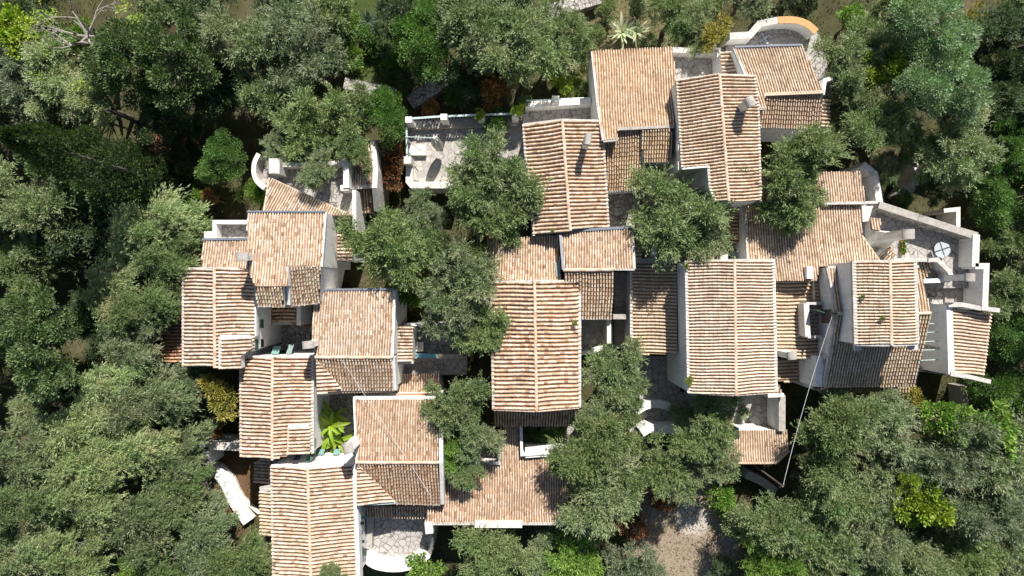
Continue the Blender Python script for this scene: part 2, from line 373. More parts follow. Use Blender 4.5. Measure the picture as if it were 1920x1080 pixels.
h = House('house in the west with bright upper slope, chimney and valley roof below', 660, 640, 1)
r = h.roof([(599, 543), (740, 542), (735, 669), (592, 669), (584, 640), (588, 573), (598, 571)], (660, 669, 6.8), (0, -1), 13, .8)
h.verge(r, [0, 1], .16, .17, 'gutter', name='gutter'); h.verge(r, [0, 6], .2, .1, 'white'); h.verge(r, [1, 2], .22, .06, 'white')
h.ridge(P(590, 670, 6.82), P(736, 670, 6.82))
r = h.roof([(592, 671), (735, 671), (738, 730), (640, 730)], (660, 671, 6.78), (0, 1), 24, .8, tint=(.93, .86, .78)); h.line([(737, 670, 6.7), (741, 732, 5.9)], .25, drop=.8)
r = h.roof([(592, 672), (640, 730), (594, 741)], (592, 674, 6.72), (1, 0), 20, .8)
h.line([(594, 741, 6.2), (640, 734, 5.7), (738, 732, 5.7)], .3, drop=.3, mat='ridge', name='eave_ledge')
h.chimney(576, 647, 5.8, 8.0, .9, .55, .1, 'conc', mat='white')
r = h.roof([(743, 611), (773, 611), (771, 678), (742, 680)], (743, 640, 4.5), (1, 0), 14, .5); h.line([(741, 682, 4.3), (775, 679, 3.9)], .25, drop=.5, mat='cope')

h = House('gabled house with open teal shutters on its north gable, above the L-shaped white wall', 520, 760, 1); h.tint = (1.03, .97, .92)
a, b = h.gable((511, 669), (510, 862), 6.2, [(451, 669), (452, 855)], [(586, 667), (586, 850), (540, 853)], 15, .8)
h.verge(a, [1, 2], .16, .06, 'cope'); h.verge(a, [0, 1], .14, .05, 'white'); h.verge(b, [0, 1], .14, .05, 'white'); h.verge(b, [1, 2], .18, .06, 'white')
r = h.roof([(541, 800), (580, 799), (580, 852), (540, 853)], (541, 820, 6.15), (1, 0), 8, 5); h.verge(r, [0, 1], .34, .1, 'white'); h.verge(r, [0, 3], .12, .04, 'ridge')
Yw = P(520, 669, 5.9).y + .03
def winy(h, Y, x0, y0, x1, y1, mat='teal', name='shutter'):
    h.pane(on_y(Y, x0, y0), on_y(Y, x1, y0), on_y(Y, x1, y1), on_y(Y, x0, y1), mat, name)
def flap(h, Y, px, py, w, out, drop, skew=0, mat='teal'):
    p = on_y(Y, px, py); q = p + Vector((skew, out, -drop)); e = Vector((w / 2, 0, 0)); h.pane(p - e, p + e, q + e, q - e, mat, 'shutter', .05)
flap(h, Yw, 515, 664, .62, .62, .35, .12); flap(h, Yw, 541, 664, .42, .75, .45, .1, 'glass')
winy(h, Yw, 524, 657, 537, 663, 'dark', 'window')
X = P(586, 760, 5.5).x + .03; winx(h, X, 588.5, 822, 592.5, 838, 'glass')

h = House('southernmost gabled house with open dark shutters on its white north gable', 590, 980, 1); h.tint = (1.03, .98, .93)
a, b = h.gable((577, 876), (583, 1092), 6.6, [(509, 873), (513, 1088)], [(660, 871), (668, 1090)], 15, 1.5)
h.verge(a, [1, 2], .16, .06, 'cope'); h.verge(a, [0, 1], .16, .05, 'white'); h.verge(b, [0, 1], .16, .05, 'white'); h.line([(664, 868, 6.0), (671.5, 1090, 6.0)], .34, drop=1.0)
h.chimney(651, 842, 5.2, 8.2, .8, .75, .3, 'conc', mat='white')
Yw = P(577, 873, 6.2).y + .04
for px, py, w_, o_, d_, sk, mt in ((552, 868, .5, .75, .3, .35, 'dark'), (577, 866, .5, .85, .35, .35, 'shutter'), (600, 853, .55, .4, .35, .05, 'teal'), (629, 853, .5, .4, .35, .1, 'teal')): flap(h, Yw, px, py, w_, o_, d_, sk, mt)
X = P(670, 1000, 5.6).x + .22; winx(h, X, 676, 978, 682, 984, 'dark'); winx(h, X, 677, 1012, 683, 1018, 'dark'); winx(h, X, 677, 1028, 687, 1042, 'shutter')
h.line([(676, 971, 4.6), (690, 970, 4.6)], .2, drop=.1, mat='teal', name='awning')
r = h.roof([(478, 866), (509, 866), (509, 906), (478, 905)], (509, 880, 3.6), (-1, 0), 14, .3, tint=(.95, .9, .85))
r = h.roof([(488, 918), (511, 914), (512, 1004), (489, 1004)], (511, 940, 4.0), (-1, 0), 14, .3); h.verge(r, [0, 1], .45, .1, 'cope')

h = House('house with a white-coped square roof and dark lower slope behind the south courtyard', 745, 840, 1); h.tint = (.98, .92, .86)
r = h.roof([(664, 749), (822, 749), (822, 866), (669, 866)], (745, 866, 6.4), (0, -1), 11, 1.2)
h.line([(662, 747, 5.75), (828, 746, 5.75)], .24, drop=.9); h.line([(826, 735, 6.0), (827, 868, 6.6), (829.5, 946, 5.5)], .3, drop=1.0, mat='stainw'); h.verge(r, [0, 3], .16, .05, 'white')
h.ridge(P(667, 867, 6.42), P(823, 867, 6.42))
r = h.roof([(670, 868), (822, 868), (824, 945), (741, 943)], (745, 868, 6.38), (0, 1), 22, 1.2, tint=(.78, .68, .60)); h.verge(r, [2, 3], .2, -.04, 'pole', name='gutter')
r = h.roof([(669, 869), (741, 943), (669, 947)], (669, 872, 6.3), (1, 0), 18, 1.2); h.verge(r, [1, 2], .2, -.06, 'pole', name='gutter')
r = h.roof([(680, 949), (801, 948), (798, 970), (690, 968)], (745, 948, 4.2), (0, 1), 25, 1)
r = h.roof([(740, 703), (823, 701), (828, 736), (738, 736)], (780, 736, 2.7), (0, -1), 12, .4)
p0, p1 = P(745, 740, 5.2), P(820, 739, 5.2); mb = MB(); mb.tube([p0, p1], .09, 8); h.put(mb, 'orange_pipe', M['terra'])

# ------------------------------------------------------------------ central group
h = House('central gabled house with one chimney casting a long shadow on its east slope', 1060, 330, 1); h.tint = (1.0, .93, .86)
a, b = h.gable((1054, 224), (1069, 432), 6.9, [(981, 233), (986, 300), (999, 365), (1001, 442)], [(1129, 226), (1141, 426)], 16, .8, pitch=.30)
h.verge(a, [1, 2, 3, 4], .16, .06, 'cope'); h.verge(b, [1, 2], .16, .06, 'cope'); h.verge(a, [0, 1], .12, .03); h.verge(b, [0, 1], .12, .03)
h.chimney(1103, 260, 6.0, 8.4, .55, .85, -.15, 'conc')

h = House('house with a small square pale roof edged by a dark gutter, in the middle', 1120, 480, 1); h.tint = (1.06, 1.02, .97)
r = h.roof([(1050, 434), (1186, 426), (1190, 504), (1056, 506)], (1120, 506, 6.95), (0, -1), 12, 1)
h.verge(r, [0, 1], .2, .17, 'gutter', name='gutter'); h.verge(r, [0, 3], .2, .17, 'gutter', name='gutter'); h.verge(r, [1, 2], .16, .05, 'cope'); h.ridge(P(1056, 506.5, 6.97), P(1150, 505.5, 6.97))
h.line([(1152, 505, 6.95), (1190, 505, 6.95)], .16, drop=.3, mat='cope')
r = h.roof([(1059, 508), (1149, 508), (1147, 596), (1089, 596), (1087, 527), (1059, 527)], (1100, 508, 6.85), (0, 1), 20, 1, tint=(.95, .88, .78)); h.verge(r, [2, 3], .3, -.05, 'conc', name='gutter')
r = h.roof([(1189, 425), (1202, 425), (1202, 487), (1190, 487)], (1190, 450, 5.2), (1, 0), 14, 1)
r = h.roof([(912, 449), (1047, 442), (1053, 528), (925, 528)], (980, 528, 6.2), (0, -1), 12, .6)
mb = MB(); q = [r.pl.hit(x, y) + r.pl.n * .17 for x, y in ((1040, 493), (1048, 493), (1050, 519), (1043, 520))]; mb.prism(q, 0, cap=True); mb.v = mb.v[:4] + [tuple(Vector(v) - r.pl.n * .16) for v in mb.v[:4]]; h.put(mb, 'skylight', M['glass'])

h = House('big central gabled house between the two olive thickets, casting shade on its lower roof', 1005, 650, 1); h.tint = (1.03, .93, .85); h.vary = 0.95
a, b = h.gable((1002, 526), (1006, 771), 7.1, [(921, 529), (925, 768)], [(1087, 527), (1087, 764)], 16, .6, pitch=.33)
h.verge(a, [1, 2], .18, .08, 'cope'); h.verge(b, [1, 2], .2, .08, 'white'); h.verge(a, [0, 1], .14, .04, 'cope'); h.verge(b, [0, 1], .14, .04, 'cope')
h.verge(a, [2, 3], .14, .02, 'ridge'); h.verge(b, [2, 3], .14, .02, 'ridge')
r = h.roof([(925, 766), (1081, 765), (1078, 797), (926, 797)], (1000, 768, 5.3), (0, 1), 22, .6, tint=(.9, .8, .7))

h = House('wide low L-shaped roof at the south edge with a white slab on its lower rim', 930, 920, 1); h.tint = (1.03, .97, .92)
r = h.roof([(830, 872), (936, 872), (945, 800), (976, 800), (979, 857), (1062, 857), (1068, 982), (799, 982), (801, 950), (829, 946)], (930, 982, 4.8), (0, -1), 9, .4)
h.verge(r, [6, 7], .2, .04, 'cope'); h.line([(938, 838, 4.4), (936, 869, 4.5), (918, 869, 4.5)], .2, drop=.5, mat='cope')
h.line([(890, 984, 5.05), (979, 984, 5.05)], .5, drop=.6, mat='stainw', name='chimney_slab')
h.line([(977, 800, 4.6), (978.5, 853, 4.6), (1086, 846, 4.4)], .22, zb=2.2); h.line([(985, 850, 4.5), (1086, 844, 4.3)], .75, zb=2.2)
h.block(804, 990, .5, 4.9, .62, .95, .1, 'stainw', 'pillar'); h.line([(806, 1005, 4.0), (808, 1020, 3.4), (805, 1040, 2.8)], .35, zb=.2, mat='conc')

# ------------------------------------------------------------------ east group
h = House('large gabled house in the east with a tall white west wall shading a lean-to roof', 1350, 610, 1); h.vary = 0.35
a, b = h.gable((1377, 487), (1380, 741), 7.8, [(1286, 490), (1291, 737)], [(1450, 487), (1455, 735)], 15, 1, pitch=.245, tint=(1.08, 1.07, 1.05))
h.verge(a, [1, 2], .2, .08, 'white'); h.verge(b, [1, 2], .22, .08, 'white'); h.verge(a, [0, 1], .12, .03); h.verge(b, [0, 1], .12, .03); h.verge(a, [2, 3], .14, .02, 'ridge'); h.verge(b, [2, 3], .14, .02, 'ridge')
r = h.roof([(1183, 490), (1269, 488), (1270, 662), (1184, 668)], (1268, 580, 4.85), (-1, 0), 15, .5, tint=(1.0, .97, .88)); h.verge(r, [0, 3], .2, .08, 'white'); h.verge(r, [0, 1], .3, .1, 'conc')
r = h.roof([(1453, 526), (1529, 525), (1536, 673), (1455, 668)], (1453, 590, 5.5), (1, 0), 9, .6, tint=(1.0, .97, .88), wmat='stainw')
r = h.roof([(1457, 674), (1508, 675), (1508, 718), (1457, 715)], (1457, 690, 3.8), (1, 0), 9, .6, tint=(.85, .8, .7))
h.block(1516, 696, 1, 4.3, .8, 1.7, .03, 'white', 'side_wall')
h.chimney(1487, 667, 4.6, 7.2, .75, .6, .1, 'conc', mat='white')
h.roof([(1444, 738), (1463, 722), (1466, 741), (1444, 741)], (1455, 738, 4.0), (0, 1), 12, 1)
h.line([(1440, 742, 4.1), (1470, 741, 4.1)], .3, drop=.5)

h = House('wide pale sun-facing roof under the overhanging olive, next to the round-table terrace', 1500, 450, 1); h.tint = (1.07, 1.04, 1.0); h.vary = 0.7
r = h.roof([(1396, 381), (1614, 381), (1616, 442), (1648, 488), (1600, 496), (1536, 500), (1530, 527), (1453, 527), (1450, 487), (1402, 487)], (1500, 527, 6.3), (0, -1), 12, 1)
h.verge(r, [0, 1], .14, .17, 'gutter', name='gutter'); h.verge(r, [0, 9], .16, .05, 'cope'); h.verge(r, [2, 3], .14, .03, 'ridge')
r = h.roof([(1530, 324), (1612, 323), (1623, 379), (1528, 380)], (1580, 379, 5.7), (0, -1), 12, 1)
h.line([(1546, 381, 5.75), (1617, 380, 5.75), (1646, 379, 5.5)], .22, drop=.4, mat='cope')
h.block(1519, 511, 4, 6.6, .5, .95, 0, 'white', 'parapet')

h = House('two-storey house in the east, gabled tower on a lower roof with a shaded slope', 1640, 600, 1); h.tint = (1.04, 1.0, .92); h.vary = 0.55
r = h.roof([(1551, 501), (1722, 500), (1744, 586), (1569, 587)], (1650, 587, 7.6), (0, -1), 14, .6, pitch=.22); h.verge(r, [0, 3], .16, .04, 'cope'); h.verge(r, [0, 1], .2, .1, 'cope'); h.ridge(P(1568, 588, 7.62), P(1602, 587.5, 7.62)); h.ridge(P(1716, 587.5, 7.62), P(1744, 587, 7.62))
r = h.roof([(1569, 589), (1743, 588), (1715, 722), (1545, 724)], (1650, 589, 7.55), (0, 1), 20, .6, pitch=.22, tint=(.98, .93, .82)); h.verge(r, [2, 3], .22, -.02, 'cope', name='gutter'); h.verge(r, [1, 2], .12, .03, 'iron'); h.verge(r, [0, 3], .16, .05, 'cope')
h.line([(1537, 668, 6.0), (1535, 725, 5.9)], .55, zb=1); r = h.roof([(1545, 670), (1555, 668), (1550, 727), (1537, 728)], (1548, 668, 6.1), (0, 1), 12, 3, pitch=.2); h.verge(r, [0, 1], .3, .1, 'white')
a, b = h.gable((1668, 489), (1671, 647), 9.4, [(1600, 490), (1604, 646)], [(1715, 490), (1719, 645)], 13, 6.2, pitch=.23, tint=(1.08, 1.06, 1.0))
h.verge(a, [1, 2], .28, .1, 'cope', side=0); h.verge(b, [1, 2], .26, .1, 'cope'); h.verge(a, [0, 1], .14, .04); h.verge(b, [0, 1], .14, .04); h.verge(a, [2, 3], .2, .02, 'cope'); h.verge(b, [2, 3], .2, .02, 'cope')
h.line([(1603, 651, 8.75), (1616, 651, 8.75)], .5, drop=.25, mat='cope'); h.line([(1706, 650, 8.75), (1722, 650, 8.75)], .5, drop=.25, mat='cope')
X = P(1601, 560, 8.7).x - .04; winx(h, X, 1590, 514, 1593, 523, 'dark')
r = h.roof([(1527, 497), (1537, 497), (1543, 590), (1530, 590)], (1535, 540, 5.6), (-1, 0), 12, .6, tint=(.9, .85, .75)); r = h.roof([(1524, 668), (1535, 668), (1537, 732), (1526, 732)], (1535, 700, 4.6), (-1, 0), 12, .6, tint=(.8, .75, .65))
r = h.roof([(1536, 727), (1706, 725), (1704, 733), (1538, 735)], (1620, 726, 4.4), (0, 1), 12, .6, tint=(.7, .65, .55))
# balcony on the west wall
b0 = [(1512, 569, 6.2), (1515, 631, 6.2)]; h.line(b0, .42, zb=5.0, mat='stainw', name='balcony_parapet'); h.line([(1512, 569, 6.2), (1542, 569, 6.0)], .2, zb=5.0, mat='cope', name='balcony_parapet'); h.line([(1515, 632, 6.2), (1546, 631, 6.0)], .2, zb=5.0, mat='cope', name='balcony_parapet')
p = P(1528, 600, 5.1); mb = MB(); mb.box((p.x, p.y, p.z - .1), (1.3, 2.3, .2)); h.put(mb, 'balcony_floor', M['flag'])
X = P(1560, 587, 7.2).x - .42; winx(h, X, 1541, 580, 1559, 606, 'dark', 'balcony_door'); p = on_x(X, 1545, 584); mb = MB(); mb.box((p.x - .35, p.y, p.z - .4), (.8, .06, 1.5), -.3); h.put(mb, 'shutter', M['shutter'])

h = House('easternmost house, curved white-edged tile roof and a white wall with two arches', 1800, 640, 1); h.tint = (1.06, 1.0, .96); h.vary = 0.4
r = h.roof([(1781, 578), (1857, 588), (1843, 705), (1785, 699)], (1781, 640, 4.7), (1, .1), 13, .3); h.verge(r, [0, 3], .3, .1, 'white'); h.verge(r, [1, 2], .12, .04, 'ridge')
h.line([(1779, 572, 5.1), (1803, 571, 5.1), (1840, 578, 5.0), (1875, 582, 4.9)], .36, drop=.7, mat='cope'); h.line([(1783, 701, 5.0), (1820, 707, 4.9), (1858, 716, 4.8)], .34, drop=.7, mat='cope')
h.line([(1778, 571, 4.9), (1782, 702, 4.9)], .3, zb=.6, name='arched_wall')
X = P(1778, 640, 4.7).x - .21
for y0, y1 in ((583, 610), (629, 655)):
    mb = MB(); zt, zb_ = 4.25 * K, 1.7 * K; pa = P(1758, y0 + 1, 3.7); pb = P(1758, y1 + 1, 3.7); ya, yb = pa.y, pb.y; c = (ya + yb) / 2; rr = abs(ya - yb) / 2; pts = [Vector((X, ya, zb_)), Vector((X, yb, zb_))]
    for q in range(9): t = PI * q / 8; pts.append(Vector((X, c - rr * math.cos(t), zt - rr * .8 + rr * .8 * math.sin(t))))
    n_ = len(pts); mb.add(pts + [p + Vector((.12, 0, 0)) for p in pts], [tuple(range(n_)), tuple(range(2 * n_ - 1, n_ - 1, -1))] + [(i, (i + 1) % n_, n_ + (i + 1) % n_, n_ + i) for i in range(n_)]); ob = h.put(mb, 'arched_window', M['rubble'])
for y in (586.5, 606, 622, 639, 655, 674):
    mb = MB(); mb.tube([P(1768, y, 4.0), P(1722, y + 2, 4.0)], .035, 6); rod = h.put(mb, 'awning_rod', M['pole']); mb = MB(); q = P(1766, y, 4.0); mb.box(q, (.36, .1, .1)); h.put(mb, 'bracket', M['iron'], parent=rod)

# ------------------------------------------------------------------ north-east group
h = House('house with the tallest ochre roof and a bare white west wall, in the north', 1185, 200, 1); h.tint = (1.0, .92, .80); h.vary = 0.7
r = h.roof([(1110, 97), (1259, 90), (1268, 150), (1264, 237), (1158, 242), (1158, 261), (1131, 263), (1121, 200)], (1200, 241, 6.5), (0, -1), 16, 1.5, pitch=.21)
h.verge(r, [0, 7, 6], .2, .05, 'cope'); h.verge(r, [4, 3], .22, .06, 'conc', name='ridge_cap'); h.verge(r, [5, 6], .3, .02, 'conc')
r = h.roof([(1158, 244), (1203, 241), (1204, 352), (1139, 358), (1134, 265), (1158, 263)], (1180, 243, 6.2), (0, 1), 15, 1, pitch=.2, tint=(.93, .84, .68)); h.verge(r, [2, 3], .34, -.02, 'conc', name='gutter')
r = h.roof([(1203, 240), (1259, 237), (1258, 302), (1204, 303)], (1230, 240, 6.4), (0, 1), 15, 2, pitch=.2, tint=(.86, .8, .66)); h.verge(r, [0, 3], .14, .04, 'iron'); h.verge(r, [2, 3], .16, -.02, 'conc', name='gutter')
h.line([(1204, 332, 4.8), (1228, 330, 4.8)], .3, zb=3, mat='cope')

h = House('tall gabled house in the north, stepped southwest corner and chimney', 1345, 260, 1); h.tint = (1.05, 1.0, .92); h.vary = 0.65
a, b = h.gable((1349, 140), (1366, 376), 8.0, [(1269, 149), (1279, 316), (1328, 312), (1331, 352), (1342, 378)], [(1415, 142), (1422, 210), (1426, 377)], 15, 2, pitch=.255)
h.verge(a, [1, 2], .16, .06, 'cope'); h.verge(a, [2, 3, 4, 5], .16, .05, 'white'); h.verge(b, [1, 2, 3], .16, .06, 'cope'); h.verge(a, [0, 1], .12, .04); h.verge(b, [0, 1], .12, .04)
h.chimney(1408, 189, 6.6, 9.25, .75, .75, .5, 'conc', mat='stainw')
X = P(1272, 250, 7.2).x - .03
for y0, y1 in ((265, 283), (302, 318)): winx(h, X, 1268, y0, 1272, y1, 'stainw', 'shutter')

h = House('northeastern house with a skewed pale roof below the orange-rimmed round terrace', 1470, 150, 1); h.tint = (1.06, 1.04, .98); h.vary = 0.6
r = h.roof([(1376, 89), (1502, 85), (1545, 172), (1434, 177), (1436, 203), (1424, 203)], (1480, 175, 6.9), (-.22, -1), 13, 2, pitch=.2)
h.verge(r, [0, 1], .14, .17, 'gutter', name='gutter'); h.verge(r, [2, 3], .24, .05, 'ridge'); h.verge(r, [0, 5], .18, .05, 'cope'); h.verge(r, [4, 5], .25, .03, 'conc')
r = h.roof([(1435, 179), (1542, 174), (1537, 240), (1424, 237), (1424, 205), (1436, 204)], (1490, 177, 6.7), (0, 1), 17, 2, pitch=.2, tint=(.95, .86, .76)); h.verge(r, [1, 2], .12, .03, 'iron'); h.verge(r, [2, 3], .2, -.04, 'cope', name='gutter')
r = h.roof([(1538, 187), (1554, 187), (1553, 240), (1537, 240)], (1538, 200, 5.0), (1, 0), 14, .5); r = h.roof([(1352, 97), (1377, 94), (1380, 141), (1354, 143)], (1376, 115, 5.3), (-1, 0), 12, 2)
h.line([(1543, 176, 6.3), (1547, 150, 5.6), (1562, 146, 5.2)], .3, zb=3)

h = House('small isolated roof with a clipped corner beside the hanging cable, southeast', 1430, 840, 1); h.tint = (1.05, 1.02, .96); h.vary = 0.6
r = h.roof([(1300, 809), (1477, 807), (1480, 845), (1456, 868), (1300, 868)], (1430, 868, 3.6), (0, -1), 11, .4); h.verge(r, [2, 3, 4], .16, .03, 'ridge')

# ------------------------------------------------------------------ ground
def gz(x, y): return .5 + .35 * math.sin(.11 * x + 1) * math.cos(.13 * y) + .15 * math.sin(.41 * x) * math.sin(.37 * y + 2)
def make_ground():
    xs = np.concatenate([np.linspace(-320, -60, 14)[:-1], np.linspace(-60, 60, 121), np.linspace(60, 320, 14)[1:]])
    ys = np.concatenate([np.linspace(-320, -40, 14)[:-1], np.linspace(-40, 40, 81), np.linspace(40, 320, 14)[1:]])
    v = [(x, y, gz(x, y)) for y in ys for x in xs]; n = len(xs)
    f = [(j * n + i, j * n + i + 1, (j + 1) * n + i + 1, (j + 1) * n + i) for j in range(len(ys) - 1) for i in range(n - 1)]
    mb = MB(); mb.add(v, f); tag(mb.build('ground', M['ground'], smooth=True), kind='structure')
make_ground()

# ------------------------------------------------------------------ terraces, courts, free-standing walls
def spline(pts, k=5):
    out = []; n = len(pts)
    for i in range(n - 1):
        p0, p1, p2, p3 = pts[max(0, i - 1)], pts[i], pts[i + 1], pts[min(n - 1, i + 2)]
        for j in range(k):
            t = j / k; out.append(tuple(.5 * (2 * b + (c - a) * t + (2 * a - 5 * b + 4 * c - d) * t * t + (3 * b - a - 3 * c + d) * t ** 3) for a, b, c, d in zip(p0, p1, p2, p3)))
    return out + [tuple(pts[-1])]
class Site(House):
    def __init__(s, label, px, py, h=.5, name='terrace', cat='terrace', group=None): House.__init__(s, label, px, py, h, name, cat, group)
    def slab(s, poly, h, zb=.2, mat='flag', name='paving'):
        mb = MB(); pts = [P(x, y, h) for x, y in poly]
        a = sum(pts[i].x * pts[(i + 1) % len(pts)].y - pts[(i + 1) % len(pts)].x * pts[i].y for i in range(len(pts)))
        mb.prism(pts if a > 0 else pts[::-1], zb * K); return s.put(mb, name, M[mat])
    def wall(s, pts, w, h, zb=.2, mat='white', cap=None, name='parapet'):
        q = [(x, y, h) for x, y in pts]
        o = s.line(q, w, zb=zb, mat=mat, name=name)
        if cap:
            mb = MB(); mb.strip([P(x, y, h) + Vector((0, 0, .06)) for x, y in pts], w + .06, drop=.058); s.put(mb, 'coping', M[cap], parent=o)
        return o

t = Site('flagged terrace behind the triangular roof, boxed in by a pale parapet and pillar', 580, 340)
t.slab([(500, 296), (655, 300), (662, 402), (500, 402)], 4.0); t.wall([(522, 310), (645, 305)], .28, 4.9, 3.5, 'stainw', 'cope'); t.wall([(648, 300), (649, 352)], .45, 5.3, 3.5, 'white')
t.block(514, 311, .2, 5.6, .85, 1.2, 0, 'stainw', 'pillar'); t.block(646, 352, 3, 5.2, .7, .45, 0, 'stainw', 'pillar'); t.block(645, 301, 3, 5.35, .6, .4, 0, 'stainw', 'pillar')
t.wall(spline([(485, 288), (477, 305), (476, 325), (482, 340), (496, 353)]), .38, 4.5, .2, 'stainw'); t.slab([(486, 290), (520, 298), (505, 345), (490, 345), (480, 322)], 3.4, name='stair_landing')
t = Site('tiny walled terrace with a pale blue rim, left of the broad pale roof', 430, 430)
t.slab([(404, 416), (470, 416), (470, 450), (404, 450)], 4.6); t.wall([(466, 416), (402, 416), (402, 449)], .3, 5.4, .3, 'white', None); t.block(392, 440, .3, 5.5, .8, .55, 0, 'stainw', 'pillar')

t = Site('shaded court with a dark doorway between the gabled houses in the west', 535, 615, name='courtyard', cat='courtyard')
t.slab([(478, 560), (600, 560), (600, 668), (478, 668)], 1.15, .1, 'rubble')
r = t.roof([(504, 573), (556, 573), (556, 605), (504, 605)], (530, 573, 3.2), (-1, 0), 8, 1.2, tint=(.9, .75, .6)); t.line([(509, 607, 3.2), (548, 606, 3.2)], .25, drop=.3, mat='conc'); t.block(560, 590, 1.2, 3.6, .35, 1.8, 0, 'white', 'side_wall')
t = Site('deep patio planted with banana between white walls', 630, 790, name='courtyard', cat='courtyard')
t.slab([(596, 738), (668, 738), (668, 862), (596, 862)], 1.6, .1, 'rubble')
t = Site('small shadowed flagged yard with a blue bench beside the tree thicket', 805, 650, name='courtyard', cat='courtyard')
t.slab([(765, 608), (875, 608), (875, 703), (745, 703)], 1.6, .1, 'flag'); t.wall([(768, 668), (868, 668)], .35, 2.6, 1, 'conc'); t.wall([(757, 609), (870, 608)], .22, 3.0, 1, 'white')
t = Site('half-round sunken patio with crazy paving and a thick white curved wall, south', 745, 1010)
t.slab([(676, 950), (806, 950), (812, 1030), (770, 1052), (730, 1052), (690, 1035)], 2.5, .1, 'flag'); t.wall(spline([(686, 1035), (694, 1049), (712, 1058), (745, 1061), (775, 1054), (800, 1036)]), .95, 3.1, .1, 'white', 'white', 'curved_wall')
t.wall([(693, 968), (692, 1030)], .5, 3.0, 2.0, 'conc', name='bench')
t = Site('walled planting bed full of dark shrubs below the big central gable', 1030, 825, name='planted_court', cat='courtyard')
t.slab([(976, 795), (1095, 795), (1095, 850), (976, 850)], 2.2, .1, 'flag')
t = Site('sunny terrace with slatted balustrade, white posts and low white parapets, upper middle', 870, 285)
t.slab([(764, 228), (984, 216), (988, 350), (766, 350)], 2.4, .1, 'pale')
t.slab([(790, 243), (960, 236), (960, 262), (790, 264)], 2.43, 2.3, 'flag', 'paving')
t.wall([(768, 237), (970, 230)], .5, 2.75, 2.3, 'conc', None, 'kerb')
for x, y in ((766, 224), (832, 219), (902, 216), (966, 214)):
    t.block(x, y, 2.4, 4.15, .55, .5, 0, 'white', 'post')
for (x0, y0), (x1, y1) in (((770, 222), (828, 218)), ((836, 218), (898, 215)), ((906, 215), (962, 213))):
    a, b = P(x0, y0, 3.75), P(x1, y1, 3.75); mb = MB(); mb.strip([a, b], .16, drop=.1); rail = t.put(mb, 'handrail', M['pole'])
    n = int((b - a).length / .24); mb = MB(); dz = Vector((0, 0, 1.2))
    for i in range(n): p = a.lerp(b, (i + .5) / n); mb.box(p - Vector((0, 0, .65)), (.11, .06, 1.1))
    sl = t.put(mb, 'balusters', M['gutter'])
a, b = P(762, 232, 3.75), P(763, 296, 3.75); mb = MB(); mb.strip([a, b], .14, drop=.1); t.put(mb, 'handrail', M['pole'])
mb = MB()
for i in range(11): mb.box(a.lerp(b, (i + .5) / 11) - Vector((0, 0, .65)), (.06, .11, 1.1))
t.put(mb, 'balusters', M['gutter'])
t.block(764, 300, 2.4, 3.9, .6, .6, 0, 'stainw', 'post'); t.wall([(768, 302), (767, 340), (773, 347), (860, 347)], .5, 3.1, .3, 'white', 'stainw')
t.wall([(773, 349), (860, 349)], .3, 2.5, .1, 'white'); t.wall([(985, 214), (986, 250)], .5, 2.9, 1, 'conc')
mb = MB(); q = P(783, 283, 2.4); mb.box((q.x, q.y, q.z + .22), (1.6, .9, .44)); t.put(mb, 'stone_bench', M['stainw'])
t = Site('narrow flagged terrace with a white parapet left of the ochre roof', 1045, 210)
t.slab([(984, 188), (1116, 186), (1120, 232), (984, 236)], 2.2, .1, 'flag'); t.wall([(985, 196), (1108, 189)], .5, 3.2, .3, 'white', None); t.block(1042, 186, .3, 3.7, .6, .6, 0, 'stainw', 'post'); a, b = P(987, 188, 3.9), P(1106, 183, 3.9); mb = MB(); mb.tube([a, b], .05, 6); t.put(mb, 'handrail', M['pole'])
t = Site('flagged patio behind the ochre roof with a plain mossy parapet', 1305, 118, name='patio', cat='patio')
t.slab([(1255, 88), (1380, 90), (1385, 150), (1255, 152)], 3.2, .1, 'flag'); t.wall([(1258, 93), (1348, 96)], .45, 4.0, .3, 'stainw'); t.wall([(1347, 97), (1352, 118)], .45, 4.2, .3, 'stainw')
t = Site('rounded flagged terrace with an orange-topped curved white wall, top right', 1450, 80)
t.slab([(1362, 72), (1405, 66), (1418, 50), (1450, 38), (1495, 38), (1525, 50), (1543, 78), (1562, 180), (1500, 180), (1360, 140)], 3.5, .1, 'flag')
t.slab([(1440, 100), (1430, 78), (1470, 66), (1505, 72), (1525, 100), (1520, 130)], 3.53, 3.4, 'pale')
t.wall([(1368, 68), (1406, 66), (1424, 45), (1458, 38)], .5, 4.5, .1, 'white', 'cope', 'curved_wall'); t.wall(spline([(1458, 38), (1490, 38), (1514, 46), (1530, 60)]), .5, 4.5, .1, 'white', 'orange', 'curved_wall')
t.wall([(1545, 140), (1560, 148), (1565, 146)], .35, 4.2, .1, 'white')
t = Site('broad flagged terrace with a round grey table inside thick stone parapets, east', 1740, 460)
t.slab([(1616, 378), (1650, 382), (1835, 436), (1830, 540), (1660, 540), (1645, 490), (1612, 440)], 3.7, .1, 'flag')
t.wall([(1648, 384), (1830, 443)], .5, 4.9, .1, 'rubble', 'conc'); t.wall([(1830, 440), (1828, 500)], .5, 5.0, .1, 'white', 'stainw'); t.wall([(1828, 499), (1849, 499), (1846, 582)], .42, 5.0, .1, 'white', 'stainw')
t.slab([(1728, 527), (1830, 527), (1832, 575), (1728, 575)], 2.9, .1, 'rubble', 'lower_floor'); t.slab([(1772, 528), (1792, 528), (1792, 572), (1772, 572)], 3.05, .1, 'pale', 'step'); t.slab([(1793, 528), (1826, 528), (1826, 572), (1793, 572)], 3.2, .1, 'flag', 'step')
